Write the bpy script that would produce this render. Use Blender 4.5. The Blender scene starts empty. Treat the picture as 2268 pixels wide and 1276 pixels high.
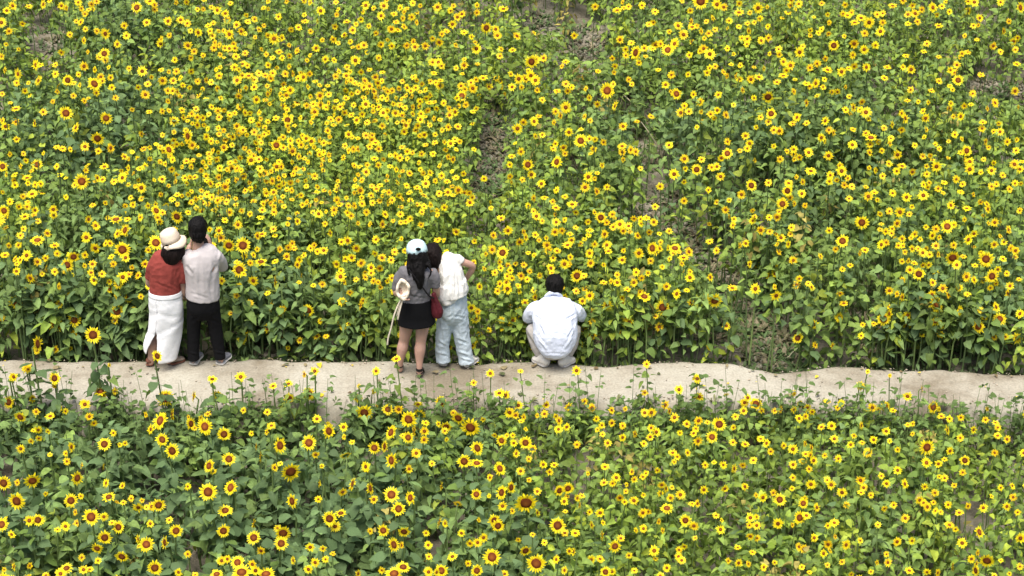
import bpy, math, random
import numpy as np
from mathutils import Vector, Matrix, noise as mnoise
random.seed(7)
rng = np.random.default_rng(11)
S = bpy.context.scene
COL = S.collection

# ------------------------------------------------------------------ camera, sky, sun, exposure
CAM_H = 10.71                      # metres above the path
TH = math.radians(28.6)            # pitch below the horizon
FPX = 4600.0                       # focal length in pixels of the 2268 px wide photograph
cam = bpy.data.cameras.new('camera')
cam.sensor_width = 36.0
cam.lens = FPX / 2268 * 36.0
cam.clip_start = 0.5
cam.clip_end = 1500
cam_o = bpy.data.objects.new('camera', cam)
COL.objects.link(cam_o)
cam_o.location = (0, 0, CAM_H)
cam_o.rotation_euler = (math.pi / 2 - TH, 0, 0)
S.camera = cam_o

SUN_EL, SUN_AZ = math.radians(73), math.radians(205)     # soft sun behind the camera, a little to the left
W = bpy.data.worlds.new('World'); S.world = W; W.use_nodes = True
nt = W.node_tree
bgn = nt.nodes['Background']
sky = nt.nodes.new('ShaderNodeTexSky'); sky.sky_type = 'NISHITA'; sky.sun_disc = False
sky.sun_elevation = SUN_EL; sky.sun_rotation = SUN_AZ
sky.air_density = 1.0; sky.dust_density = 5.0; sky.ozone_density = 0.3
nt.links.new(sky.outputs[0], bgn.inputs[0])
bgn.inputs[1].default_value = 0.11
sl = bpy.data.lights.new('sun', 'SUN'); sl.energy = 2.5; sl.angle = math.radians(40); sl.color = (1.0, 0.955, 0.88)
so = bpy.data.objects.new('sun', sl); COL.objects.link(so)
sd = Vector((math.sin(SUN_AZ) * math.cos(SUN_EL), math.cos(SUN_AZ) * math.cos(SUN_EL), math.sin(SUN_EL)))
so.rotation_euler = sd.to_track_quat('Z', 'Y').to_euler()
so.location = sd * 30
S.view_settings.view_transform = 'Standard'
S.view_settings.look = 'None'
S.view_settings.exposure = 0.88
S.view_settings.gamma = 1.0
S.cycles.max_bounces = 6
S.cycles.diffuse_bounces = 4

# ------------------------------------------------------------------ surveying: photograph pixel <-> place
CF = np.array([0, math.cos(TH), -math.sin(TH)]); CU = np.array([0, math.sin(TH), math.cos(TH)]); CR = np.array([1.0, 0, 0])
CP = np.array([0, 0, CAM_H])
def ray(px, py):
    return CF + (px - 1134) / FPX * CR - (py - 638) / FPX * CU
def at_z(px, py, z):
    r = ray(px, py); return CP + r * ((z - CAM_H) / r[2])
def at_y(px, py, Y):
    r = ray(px, py); return CP + r * (Y / r[1])
def proj(p):
    d = np.asarray(p, float) - CP; w = d @ CF
    return 1134 + FPX * d[0] / w, 638 - FPX * (d @ CU) / w
def px_scale(p):                    # photo pixels per metre there
    return FPX / ((np.asarray(p, float) - CP) @ CF)

FAR = [(-500,790),(-200,792),(0,796),(60,797),(120,799),(180,797),(240,800),(300,797),(380,796),(430,793),(520,795),(560,791),(600,793),(650,797),(700,797),(760,801),(790,798),(820,798),(880,796),(940,803),(1000,800),(1060,804),(1090,798),(1150,799),(1180,796),(1230,800),(1290,803),(1340,811),(1380,809),(1430,803),(1480,799),(1560,801),(1620,805),(1660,812),(1700,820),(1750,823),(1800,815),(1850,809),(1920,813),(2000,818),(2080,820),(2140,824),(2268,828),(2450,832),(2800,838)]
NEAR = [(-500, 882), (-200, 884), (0, 888), (380, 900), (430, 903), (620, 886), (800, 888), (1000, 889), (1300, 888), (1500, 887), (1700, 889), (1900, 891), (2100, 895), (2268, 900), (2450, 904), (2800, 910)]
_f = np.array([at_z(a, b, 0)[:2] for a, b in FAR]); _n = np.array([at_z(a, b, 0)[:2] for a, b in NEAR])
def y_far(x): return np.interp(x, _f[:, 0], _f[:, 1])
def y_near(x): return np.interp(x, _n[:, 0], _n[:, 1])
Z_BACK, Z_FRONT = -0.14, -0.35

# ------------------------------------------------------------------ small helpers
def tag(o, label=None, cat=None, group=None, kind=None):
    if label: o['label'] = label
    if cat: o['category'] = cat
    if group: o['group'] = group
    if kind: o['kind'] = kind
    return o
def empty(name, loc):
    o = bpy.data.objects.new(name, None); COL.objects.link(o); o.location = loc; o.empty_display_size = .1
    return o
def link(name, me, parent=None, mats=()):
    for m in mats: me.materials.append(m)
    o = bpy.data.objects.new(name, me); COL.objects.link(o)
    if parent is not None: o.parent = parent
    return o
def np_mesh(name, V, F3, mat_idx=None, mats=(), col=None, smooth=True):
    """V (n,3), F3 (m,3) triangles"""
    me = bpy.data.meshes.new(name)
    V = np.ascontiguousarray(V, np.float32); F3 = np.ascontiguousarray(F3, np.int32)
    me.vertices.add(len(V)); me.vertices.foreach_set('co', V.ravel())
    me.loops.add(F3.size); me.loops.foreach_set('vertex_index', F3.ravel())
    me.polygons.add(len(F3))
    me.polygons.foreach_set('loop_start', np.arange(0, F3.size, 3, dtype=np.int32))
    me.polygons.foreach_set('loop_total', np.full(len(F3), 3, np.int32))
    for m in mats: me.materials.append(m)
    if mat_idx is not None: me.polygons.foreach_set('material_index', np.ascontiguousarray(mat_idx, np.int32))
    me.polygons.foreach_set('use_smooth', np.full(len(F3), smooth))
    if col is not None:
        a = me.color_attributes.new('tint', 'FLOAT_COLOR', 'POINT')
        c = np.ones((len(V), 4), np.float32); c[:, :3] = col; a.data.foreach_set('color', c.ravel())
    me.update(calc_edges=True)
    return me

# ------------------------------------------------------------------ materials
def mat_base(name):
    m = bpy.data.materials.new(name); m.use_nodes = True
    t = m.node_tree; b = t.nodes['Principled BSDF']
    return m, t, b
def N(t, kind, **kw):
    n = t.nodes.new(kind)
    for k, v in kw.items(): setattr(n, k, v)
    return n
def plant_mat(name, rough, trans, rand_amt=.25, noise_scale=30, spec=.4):
    """colour = 'tint' attribute x small grain x per-object variation; some light passes through"""
    m, t, b = mat_base(name)
    at = N(t, 'ShaderNodeAttribute', attribute_name='tint')
    oi = N(t, 'ShaderNodeObjectInfo')
    tc = N(t, 'ShaderNodeTexCoord')
    no = N(t, 'ShaderNodeTexNoise'); no.inputs['Scale'].default_value = noise_scale; no.inputs['Detail'].default_value = 3
    t.links.new(tc.outputs['Object'], no.inputs['Vector'])
    mr = N(t, 'ShaderNodeMapRange'); mr.inputs[1].default_value = .3; mr.inputs[2].default_value = .7; mr.inputs[3].default_value = .78; mr.inputs[4].default_value = 1.22
    t.links.new(no.outputs[0], mr.inputs[0])
    mo = N(t, 'ShaderNodeMapRange'); mo.inputs[3].default_value = 1 - rand_amt; mo.inputs[4].default_value = 1 + rand_amt
    t.links.new(oi.outputs['Random'], mo.inputs[0])
    mu = N(t, 'ShaderNodeMath', operation='MULTIPLY'); t.links.new(mr.outputs[0], mu.inputs[0]); t.links.new(mo.outputs[0], mu.inputs[1])
    vm = N(t, 'ShaderNodeVectorMath', operation='SCALE'); t.links.new(at.outputs['Color'], vm.inputs[0]); t.links.new(mu.outputs[0], vm.inputs['Scale'])
    t.links.new(vm.outputs[0], b.inputs['Base Color'])
    b.inputs['Roughness'].default_value = rough
    b.inputs['Specular IOR Level'].default_value = spec
    if trans > 0:
        tr = N(t, 'ShaderNodeBsdfTranslucent'); t.links.new(vm.outputs[0], tr.inputs[0])
        mx = N(t, 'ShaderNodeMixShader'); mx.inputs[0].default_value = trans
        t.links.new(b.outputs[0], mx.inputs[1]); t.links.new(tr.outputs[0], mx.inputs[2])
        t.links.new(mx.outputs[0], t.nodes['Material Output'].inputs[0])
    return m
M_LEAF = plant_mat('leaf_green', .58, .26, .2, 30, .16)
M_STEM = plant_mat('stem_green', .6, 0)
M_PETAL = plant_mat('petal_yellow', .55, .3, .08, 20, .25)
M_DISC = plant_mat('seed_disc_brown', .8, 0, .3, 60, .1)
PMATS = (M_LEAF, M_STEM, M_PETAL, M_DISC)

def ground_mat(name, c1, c2, c3, s1, s2, bump, rough=.95):
    m, t, b = mat_base(name)
    tc = N(t, 'ShaderNodeTexCoord')
    n1 = N(t, 'ShaderNodeTexNoise'); n1.inputs['Scale'].default_value = s1; n1.inputs['Detail'].default_value = 8; n1.inputs['Roughness'].default_value = .65
    n2 = N(t, 'ShaderNodeTexNoise'); n2.inputs['Scale'].default_value = s2; n2.inputs['Detail'].default_value = 6
    for n in (n1, n2): t.links.new(tc.outputs['Object'], n.inputs['Vector'])
    r = N(t, 'ShaderNodeValToRGB'); e = r.color_ramp.elements
    e[0].position = .36; e[0].color = (*c1, 1); e[1].position = .68; e[1].color = (*c3, 1)
    k = e.new(.5); k.color = (*c2, 1)
    t.links.new(n1.outputs[0], r.inputs[0])
    mr = N(t, 'ShaderNodeMapRange'); mr.inputs[1].default_value = .3; mr.inputs[2].default_value = .7; mr.inputs[3].default_value = .82; mr.inputs[4].default_value = 1.12
    t.links.new(n2.outputs[0], mr.inputs[0])
    vm = N(t, 'ShaderNodeVectorMath', operation='SCALE'); t.links.new(r.outputs[0], vm.inputs[0]); t.links.new(mr.outputs[0], vm.inputs['Scale'])
    t.links.new(vm.outputs[0], b.inputs['Base Color'])
    b.inputs['Roughness'].default_value = rough; b.inputs['Specular IOR Level'].default_value = .1
    bp = N(t, 'ShaderNodeBump'); bp.inputs['Strength'].default_value = .6; bp.inputs['Distance'].default_value = bump
    t.links.new(n2.outputs[0], bp.inputs['Height']); t.links.new(bp.outputs[0], b.inputs['Normal'])
    return m
M_SOIL = ground_mat('tilled_soil', (.135, .12, .088), (.21, .19, .145), (.30, .275, .215), 2.2, 28, .03)
M_PATH = ground_mat('packed_sand', (.20, .172, .125), (.325, .30, .24), (.405, .388, .322), 1.1, 45, .008)

# ------------------------------------------------------------------ the ground
def axis(lo, hi, step, far):
    a = np.arange(lo, hi + 1e-6, step)
    return np.concatenate([[-far, -far / 4, lo - 8, lo - 2], a, [hi + 2, hi + 8, far / 4, far]])
def grid_tris(nx, ny):
    i = np.arange(nx * ny).reshape(ny, nx)
    a, b, c, d = i[:-1, :-1].ravel(), i[:-1, 1:].ravel(), i[1:, 1:].ravel(), i[1:, :-1].ravel()
    return np.concatenate([np.stack([a, b, c], 1), np.stack([a, c, d], 1)])
def fbm(X, Y, seed=0, sc=1.0, oct=4):
    r = np.random.default_rng(seed); v = np.zeros_like(X, float); a = 1.0; f = sc
    for _ in range(oct):
        for _k in range(3):
            th = r.uniform(0, 6.28); ph = r.uniform(0, 6.28)
            v += a / 3 * np.sin((X * math.cos(th) + Y * math.sin(th)) * f + ph + 1.3 * np.sin(Y * f * .7 + ph))
        a *= .5; f *= 2.1
    return v
xs = axis(-11, 11, .11, 320); ys = np.concatenate([[-40, 5], np.arange(12, 36, .11), [38, 50, 90, 320]])
X, Y = np.meshgrid(xs, ys)
YF, YN = y_far(X), y_near(X)
Z = np.where(Y > (YF + YN) / 2, Z_BACK, Z_FRONT) + .035 * fbm(X, Y, 3, 2.5, 4)
V = np.stack([X.ravel(), Y.ravel(), Z.ravel()], 1)
soil = link('ground', np_mesh('ground', V, grid_tris(len(xs), len(ys)), mats=(M_SOIL,)))
tag(soil, kind='structure')
# the raised sandy path: rough back edge, uneven trodden top, bank down to the front bed
px_ = np.arange(-10.5, 10.5, .035)
pv = np.array([-.06, -.02, 0, .03, .08, .15, .24, .33, .42, .51, .6, .68, .76, .84, .92, 1.0, 1.07, 1.16, 1.3, 1.45])
X, Vv = np.meshgrid(px_, pv)
jit = .022 * fbm(X, X * 0, 5, 6, 5)
yf, yn = y_far(X) + jit, y_near(X) + .03 * fbm(X, X * 0, 9, 4, 4)
Y = yf + (yn - yf) * Vv
edge = np.interp(pv, [-.06, -.02, 0, .03, .08, .92, 1.0, 1.07, 1.16, 1.3, 1.45], [-.24, -.16, -.05, -.008, 0, 0, -.02, -.09, -.2, -.34, -.42])[:, None]
top = ((pv > 0) & (pv < 1))[:, None]
Z = edge + np.where(top, .012 * fbm(X, Y, 21, 3, 5) + .006 * fbm(X, Y, 22, 22, 3), .02 * fbm(X, Y * 3, 23, 8, 3))
path = link('path', np_mesh('path', np.stack([X.ravel(), Y.ravel(), Z.ravel()], 1), grid_tris(len(px_), len(pv))[:, ::-1], mats=(M_PATH,)))
tag(path, kind='structure')
# ------------------------------------------------------------------ plant geometry templates
def leaf_template(secs, fold=.16, droop=.35, petiole=.45, wide=.78, jag=0.0, seed=0):
    """blade along +x from x=0 to 1, petiole from -petiole to 0; returns V, F, mat index"""
    r = random.Random(seed)
    V, F = [], []
    # petiole: a thin folded strip
    V += [(-petiole, 0, -.12), (-petiole, .03, -.11), (0, .03, .0), (0, 0, -.02)]
    F += [(0, 1, 2), (0, 2, 3)]
    prev = None
    for t in secs:
        w = wide * .5 * (math.sin(math.pi * min(1, t ** .62)) ** .8 if 0 < t < 1 else 0)
        z = -droop * t * t + .06 * t
        n = len(V)
        if w < 1e-4:
            V.append((t, 0, z)); cur = (n, n, n)
        else:
            back = -.12 if t < .3 else 0
            jl, jr = r.uniform(1 - jag, 1 + jag), r.uniform(1 - jag, 1 + jag)
            wl, wr = w * jl, w * jr
            V += [(t + back, wl, z + fold * wl * 2 - .35 * wl * wl * 2 + r.uniform(-jag, jag) * .2), (t, 0, z), (t + back, -wr, z + fold * wr * 2 - .35 * wr * wr * 2 + r.uniform(-jag, jag) * .2)]
            cur = (n, n + 1, n + 2)
        if prev:
            for a, b in ((0, 1), (1, 2)):
                q = [prev[a], prev[b], cur[b], cur[a]]
                q2 = []
                for v in q:
                    if v not in q2: q2.append(v)
                if len(q2) == 3: F.append(tuple(q2))
                elif len(q2) == 4: F += [(q2[0], q2[1], q2[2]), (q2[0], q2[2], q2[3])]
        prev = cur
    V = np.array(V); F = np.array(F)[:, ::-1]
    return V, F
LEAVES_HI = [leaf_template((0, .14, .3, .5, .74, 1), fold=random.uniform(.05, .35), droop=random.uniform(.1, .55), wide=random.uniform(.68, .9), jag=.22, seed=k) for k in range(8)]
LEAVES_LO = [leaf_template((0, .2, .45, .74, 1), fold=.25 * k, droop=.12 + .25 * k, wide=.75, jag=.15, seed=20 + k) for k in range(3)] + [leaf_template((0, .3, .66, 1), fold=.1, droop=.75, wide=.6, jag=.3, seed=31)]

def head_template(r0, n1, n2, seed, k_sep=True):
    """unit-radius flower facing +z. Returns dict of (V,F,C): petals, disc, sepals"""
    r = random.Random(seed)
    V, F, C = [], [], []
    for layer, n in enumerate((n1, n2)):
        if not n: continue
        zb = .02 - .05 * layer
        off = r.uniform(0, 6.28)
        base = len(V)
        for i in range(n):
            a = off + 2 * math.pi * i / n
            V.append((r0 * math.cos(a) * .92, r0 * math.sin(a) * .92, zb)); C.append((.88, .62, .01))
        for i in range(n):
            a = off + 2 * math.pi * (i + .5) / n + r.uniform(-.06, .06)
            L = r.uniform(.74, 1.07); lift = r.uniform(-.14, .28) - .08 * layer
            wd = (1.0 if n > 15 else 1.1) * math.pi / n * .72
            rm = r0 + (L - r0) * .52
            n0 = len(V)
            V += [(rm * math.cos(a - wd), rm * math.sin(a - wd), zb + lift * .6), (rm * math.cos(a + wd), rm * math.sin(a + wd), zb + lift * .6),
                  (L * math.cos(a), L * math.sin(a), zb + lift * .75 + r.uniform(-.1, .05))]
            g = r.uniform(.9, 1.08)
            C += [(.95 * g, .78 * g, .012)] * 2 + [(.99 * g, .88 * g, .04)]
            b0, b1 = base + i, base + (i + 1) % n
            F += [(b0, n0, n0 + 1), (b0, n0 + 1, b1), (n0, n0 + 2, n0 + 1)]
    petals = (np.array(V), np.array(F), np.array(C))
    V, F, C = [(0, 0, .075)], [], [(.24, .085, .015)]
    m = 14; rings = ((.45, .085, (.17, .050, .011)), (.85, .05, (.095, .024, .007)), (1.1, -.02, (.20, .06, .008)))
    for rr, z, c in rings:
        for i in range(m):
            a = 2 * math.pi * i / m
            V.append((r0 * rr * math.cos(a), r0 * rr * math.sin(a), z + .03)); C.append(c)
    for i in range(m):
        j = (i + 1) % m
        F.append((0, 1 + i, 1 + j))
        for q in range(len(rings) - 1):
            a, b = 1 + q * m, 1 + (q + 1) * m
            F += [(a + i, b + i, b + j), (a + i, b + j, a + j)]
    disc = (np.array(V), np.array(F), np.array(C))
    V, F, C = [(0, 0, -.2)], [], [(.07, .13, .03)]
    m = 10
    for i in range(2 * m):
        a = math.pi * i / m; rr = (r0 * 1.0 if i % 2 else r0 * 1.55)
        V.append((rr * math.cos(a), rr * math.sin(a), -.04 if i % 2 else -.0)); C.append((.09, .16, .03))
    for i in range(2 * m): F.append((0, 1 + (i + 1) % (2 * m), 1 + i))
    sep = (np.array(V), np.array(F), np.array(C))
    return dict(petals=petals, disc=disc, sepals=sep)
HEADS_BIG = [head_template(.46, 20, 15, k) for k in range(5)]
HEADS_MID = [head_template(.30, 17, 11, 30 + k) for k in range(5)]
HEADS_LOW = [head_template(.25, 14, 9, 60 + k) for k in range(4)]

def frame_from_normal(n, spin):
    n = n / np.linalg.norm(n)
    a = np.cross([0, 0, 1.0], n)
    if np.linalg.norm(a) < 1e-3: a = np.array([1.0, 0, 0])
    a /= np.linalg.norm(a); b = np.cross(n, a)
    c, s = math.cos(spin), math.sin(spin)
    return np.stack([a * c + b * s, -a * s + b * c, n], 1)      # columns
def facing(code, r):
    yaw = r.uniform(-26, 26); el = r.uniform(12, 42)
    if code == 'l': yaw = r.uniform(-62, -42)
    elif code == 'r': yaw = r.uniform(42, 62)
    elif code == 'L': yaw = r.uniform(-92, -76); el = r.uniform(0, 20)
    elif code == 'R': yaw = r.uniform(66, 80) * r.choice([-1, 1]); el = r.uniform(0, 25)
    elif code == 'd': el = r.uniform(-6, 6); yaw = r.uniform(-20, 20)
    elif code == 'u': el = r.uniform(68, 85)
    elif code == 'b': yaw = r.uniform(150, 210); el = r.uniform(5, 40)
    elif code == 'x':                                            # any: a small head of the mass
        yaw = r.gauss(0, 42); el = r.uniform(5, 80)
    y, e = math.radians(yaw), math.radians(el)
    return np.array([math.sin(y) * math.cos(e), -math.cos(y) * math.cos(e), math.sin(e)])

def tube_np(pts, rads, n=4):
    """pts (k,3) -> V,F"""
    pts = np.asarray(pts, float); k = len(pts); V, F = [], []
    for i in range(k):
        t = pts[min(i + 1, k - 1)] - pts[max(i - 1, 0)]; t /= (np.linalg.norm(t) + 1e-9)
        a = np.cross(t, [0.0, 1.0, 0.13]); a /= (np.linalg.norm(a) + 1e-9); b = np.cross(t, a)
        for j in range(n):
            th = 2 * math.pi * j / n
            V.append(pts[i] + rads[i] * (math.cos(th) * a + math.sin(th) * b))
    for i in range(k - 1):
        for j in range(n):
            p, q = i * n + j, i * n + (j + 1) % n
            F += [(p, q, q + n), (p, q + n, p + n)]
    return np.array(V), np.array(F)

# ------------------------------------------------------------------ where plants stand
BIG = np.array([[4,6,4,3,3,3,3,4,3,3,3,3],[7,8,3,2,2,3,4,6,7,7,6,4],[4,5,3,2,2,2,4,5,5,6,5,4],[7,7,7,6,4,3,3,4,5,5,5,5],
                [8,8,8,8,5,3,3,6,5,6,7,6],[8,8,7,6,6,5,3,3,3,3,3,3],[8,8,8,9,8,7,4,3,3,4,4,3],[7,7,8,8,8,8,5,3,3,3,4,3]]) / 9.0
EXTRA = np.array([[10,10,20,20,18,8,6,14,22,18,10,14],[10,8,30,40,45,25,15,6,10,12,12,12],[16,22,40,45,40,18,12,8,8,12,14,14],
                  [8,8,10,12,16,8,22,20,14,12,16,16],[3,3,3,4,6,10,12,5,3,3,4,6],[3,3,3,3,4,6,8,8,8,8,8,8],[6,6,4,4,5,6,14,16,12,12,12,12],[6,6,5,4,5,6,10,12,12,10,10,10]])
def gmap(G, px, py):
    u = np.clip(px / 189.0 - .5, 0, 10.999); v = np.clip(py / 159.5 - .5, 0, 6.999)
    i, j = int(u), int(v); a, b = u - i, v - j
    return (G[j, i] * (1 - a) + G[j, i + 1] * a) * (1 - b) + (G[j + 1, i] * (1 - a) + G[j + 1, i + 1] * a) * b
# bare or thin places of the field, (cx, cy, rx, ry, bare)
GAPS = [(100,95,50,28),(1090,335,34,88),(1082,408,40,24),(1300,98,46,40),(1200,52,44,18),(1432,465,50,20),(1505,505,50,18),(1482,430,30,18),
        (1540,545,30,18),(1575,585,32,20),(1612,620,38,26),(1650,680,34,24),(1682,722,48,26),(1702,768,56,42),(1735,800,60,22),(2185,190,56,18),(2235,206,40,18)]
# hollows: stalks and shade show, but few leaves and no bare ground
HOLLOWS = [(1560,315,70,34),(1655,402,80,32),(1945,612,54,46),(1900,690,26,30),(1392,590,40,14),(700,600,38,26),(1270,374,50,34),(1600,520,30,34),(232,345,40,26),(1105,258,26,24),
        (2090,60,50,22),(1860,470,34,16),(330,290,26,14),(620,760,60,16),(830,770,50,18),(1990,345,34,18),(1960,245,28,16),(1520,735,130,26),(1385,215,22,34),(1440,330,34,44),(1030,50,60,16),(2150,150,30,14),
        (120,745,110,22),(560,770,60,18),(1090,770,70,16),(1370,760,60,20),(2080,770,170,22),(1060,500,26,30)]
GAPS_NEAR = [(2140,1148,30,8)]
HOLLOWS_NEAR = [(2010,955,50,16),(150,1045,36,16),(1290,1010,26,16),(860,1175,40,18),(630,1155,44,16),(700,1090,40,14),(180,960,60,14),(1750,1180,40,14),(2140,1150,60,26),(440,1240,46,30),(960,1195,70,30)]
def gap_cut(bx, by, ty, near):
    """highest allowed top pixel for a plant standing at bx from by up to ty"""
    for (cx, cy, rx, ry) in (GAPS_NEAR if near else GAPS):
        d = (bx - cx) / rx
        if abs(d) >= 1: continue
        half = ry * math.sqrt(1 - d * d)
        lo, hi = cy - half, cy + half
        if by > lo and ty < hi:
            ty = hi if by > hi else by
    return ty
def low_noise(x, y): return fbm(np.array([x]), np.array([y]), 77, 1.9, 3)[0]

def in_gap(p, near):
    x, y = proj(p)
    if any(((x - a) / c) ** 2 + ((y - b) / d) ** 2 < .85 for a, b, c, d in (GAPS_NEAR if near else GAPS)): return True
    if any(((x - a) / c) ** 2 + ((y - b) / d) ** 2 < 1 for a, b, c, d in (HOLLOWS_NEAR if near else HOLLOWS)): return (int(x * 37 + y * 91) % 100) < 68
    return False
class Bag:                                                       # gathers many small pieces into one mesh
    def __init__(s): s.V = []; s.F = []; s.M = []; s.C = []; s.n = 0
    def add(s, V, F, mat, C):
        s.V.append(V); s.F.append(F + s.n); s.M.append(np.full(len(F), mat)); s.n += len(V)
        C = np.asarray(C, float)
        s.C.append(np.broadcast_to(C, (len(V), 3)) if C.ndim == 1 else C)
    def mesh(s, name, mats=PMATS):
        return np_mesh(name, np.concatenate(s.V), np.concatenate(s.F), np.concatenate(s.M), mats, np.concatenate(s.C))

def leaf_colour(big, r, px=0, py=0):
    dark = np.array([.114, .182, .074]); light = np.array([.195, .280, .042]); lime = np.array([.36, .42, .035])
    k = np.clip(1 - big + r.gauss(0, .22), 0, 1)
    c = dark * (1 - k) + light * k
    if r.random() < .10 * (1.2 - big): c = c * .4 + lime * .6
    if r.random() < .012: c = np.array([.30, .26, .07])
    return c * r.uniform(.6, 1.35)

def leaf_places(base, top, big, r, dense=1.0):
    """list of (matrix 3x3, origin, length) for the leaves of one plant from base to top"""
    out = []
    h = np.linalg.norm(top - base); lo_ = .12 if h < .5 else .3
    n = int(round((23 + 7 * (1 - big)) * dense * max(.45, min(1.2, h))))
    az = r.uniform(0, 6.28)
    Lm = .060 + .050 * big
    for i in range(n):
        f = lo_ + (.95 - lo_) * (i + r.uniform(-.3, .3)) / max(1, n - 1)
        f = min(.97, max(.08, f)); az += 2.4 + r.uniform(-.3, .3)
        L = Lm * r.uniform(.7, 1.2) * (0.62 + .6 * math.sin(math.pi * min(1, f * .85)))
        p = base + (top - base) * f
        rad = r.uniform(0, .13) * (1 - big) * (1.1 - f)          # side shoots of the small kind
        d = np.array([math.cos(az), math.sin(az), 0.0])
        pitch = r.gauss(.0, .32) if r.random() < .75 else r.gauss(-.7, .25)
        x = d * math.cos(pitch) + np.array([0, 0, math.sin(pitch)])
        side = np.cross([0, 0, 1.0], d); roll = r.gauss(0, .35)
        z = np.cross(x, side); yv = side * math.cos(roll) + z * math.sin(roll); z = np.cross(x, yv)
        out.append((np.stack([x, yv, z], 1) * L, p + d * rad + x * L * .43, L))
    return out
# ------------------------------------------------------------------ people
def cloth_mat(name, col, rough=.85, weave=220, bump=.0015, var=.08):
    m, t, b = mat_base(name)
    tc = N(t, 'ShaderNodeTexCoord')
    n1 = N(t, 'ShaderNodeTexNoise'); n1.inputs['Scale'].default_value = 9; n1.inputs['Detail'].default_value = 4
    t.links.new(tc.outputs['Object'], n1.inputs['Vector'])
    mr = N(t, 'ShaderNodeMapRange'); mr.inputs[1].default_value = .3; mr.inputs[2].default_value = .7
    mr.inputs[3].default_value = 1 - var; mr.inputs[4].default_value = 1 + var
    t.links.new(n1.outputs[0], mr.inputs[0])
    vm = N(t, 'ShaderNodeVectorMath', operation='SCALE'); vm.inputs[0].default_value = col; t.links.new(mr.outputs[0], vm.inputs['Scale'])
    t.links.new(vm.outputs[0], b.inputs['Base Color'])
    b.inputs['Roughness'].default_value = rough; b.inputs['Specular IOR Level'].default_value = .12
    n2 = N(t, 'ShaderNodeTexNoise'); n2.inputs['Scale'].default_value = 26; n2.inputs['Detail'].default_value = 5
    t.links.new(tc.outputs['Object'], n2.inputs['Vector'])
    bp = N(t, 'ShaderNodeBump'); bp.inputs['Strength'].default_value = .5; bp.inputs['Distance'].default_value = bump * 4
    t.links.new(n2.outputs[0], bp.inputs['Height']); t.links.new(bp.outputs[0], b.inputs['Normal'])
    return m
M_SKIN, _t, _b = mat_base('skin'); _b.inputs['Base Color'].default_value = (.44, .265, .20, 1); _b.inputs['Roughness'].default_value = .5
_b.inputs['Subsurface Weight'].default_value = .1; _b.inputs['Subsurface Radius'].default_value = (.02, .008, .004)
def hair_mat(name, c):
    m, t, b = mat_base(name); tc = N(t, 'ShaderNodeTexCoord'); mp = N(t, 'ShaderNodeMapping'); mp.inputs['Scale'].default_value = (90, 90, 6)
    n = N(t, 'ShaderNodeTexNoise'); n.inputs['Scale'].default_value = 1.5; n.inputs['Detail'].default_value = 4
    t.links.new(tc.outputs['Object'], mp.inputs[0]); t.links.new(mp.outputs[0], n.inputs['Vector'])
    r = N(t, 'ShaderNodeValToRGB'); r.color_ramp.elements[0].position = .35; r.color_ramp.elements[0].color = (*[x * .5 for x in c], 1)
    r.color_ramp.elements[1].position = .7; r.color_ramp.elements[1].color = (*[x * 1.8 for x in c], 1)
    t.links.new(n.outputs[0], r.inputs[0]); t.links.new(r.outputs[0], b.inputs['Base Color'])
    bp = N(t, 'ShaderNodeBump'); bp.inputs['Strength'].default_value = .8; bp.inputs['Distance'].default_value = .006
    t.links.new(n.outputs[0], bp.inputs['Height']); t.links.new(bp.outputs[0], b.inputs['Normal'])
    b.inputs['Roughness'].default_value = .6; b.inputs['Specular IOR Level'].default_value = .1
    return m
M_HAIR = hair_mat('black_hair', (.005, .0045, .0045)); M_HAIR_BROWN = hair_mat('dark_brown_hair', (.008, .005, .0045))
M_EYE, _t, _b = mat_base('eye'); _b.inputs['Base Color'].default_value = (.05, .03, .02, 1); _b.inputs['Roughness'].default_value = .2
M_LIP, _t, _b = mat_base('lips'); _b.inputs['Base Color'].default_value = (.40, .12, .10, 1)

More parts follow.
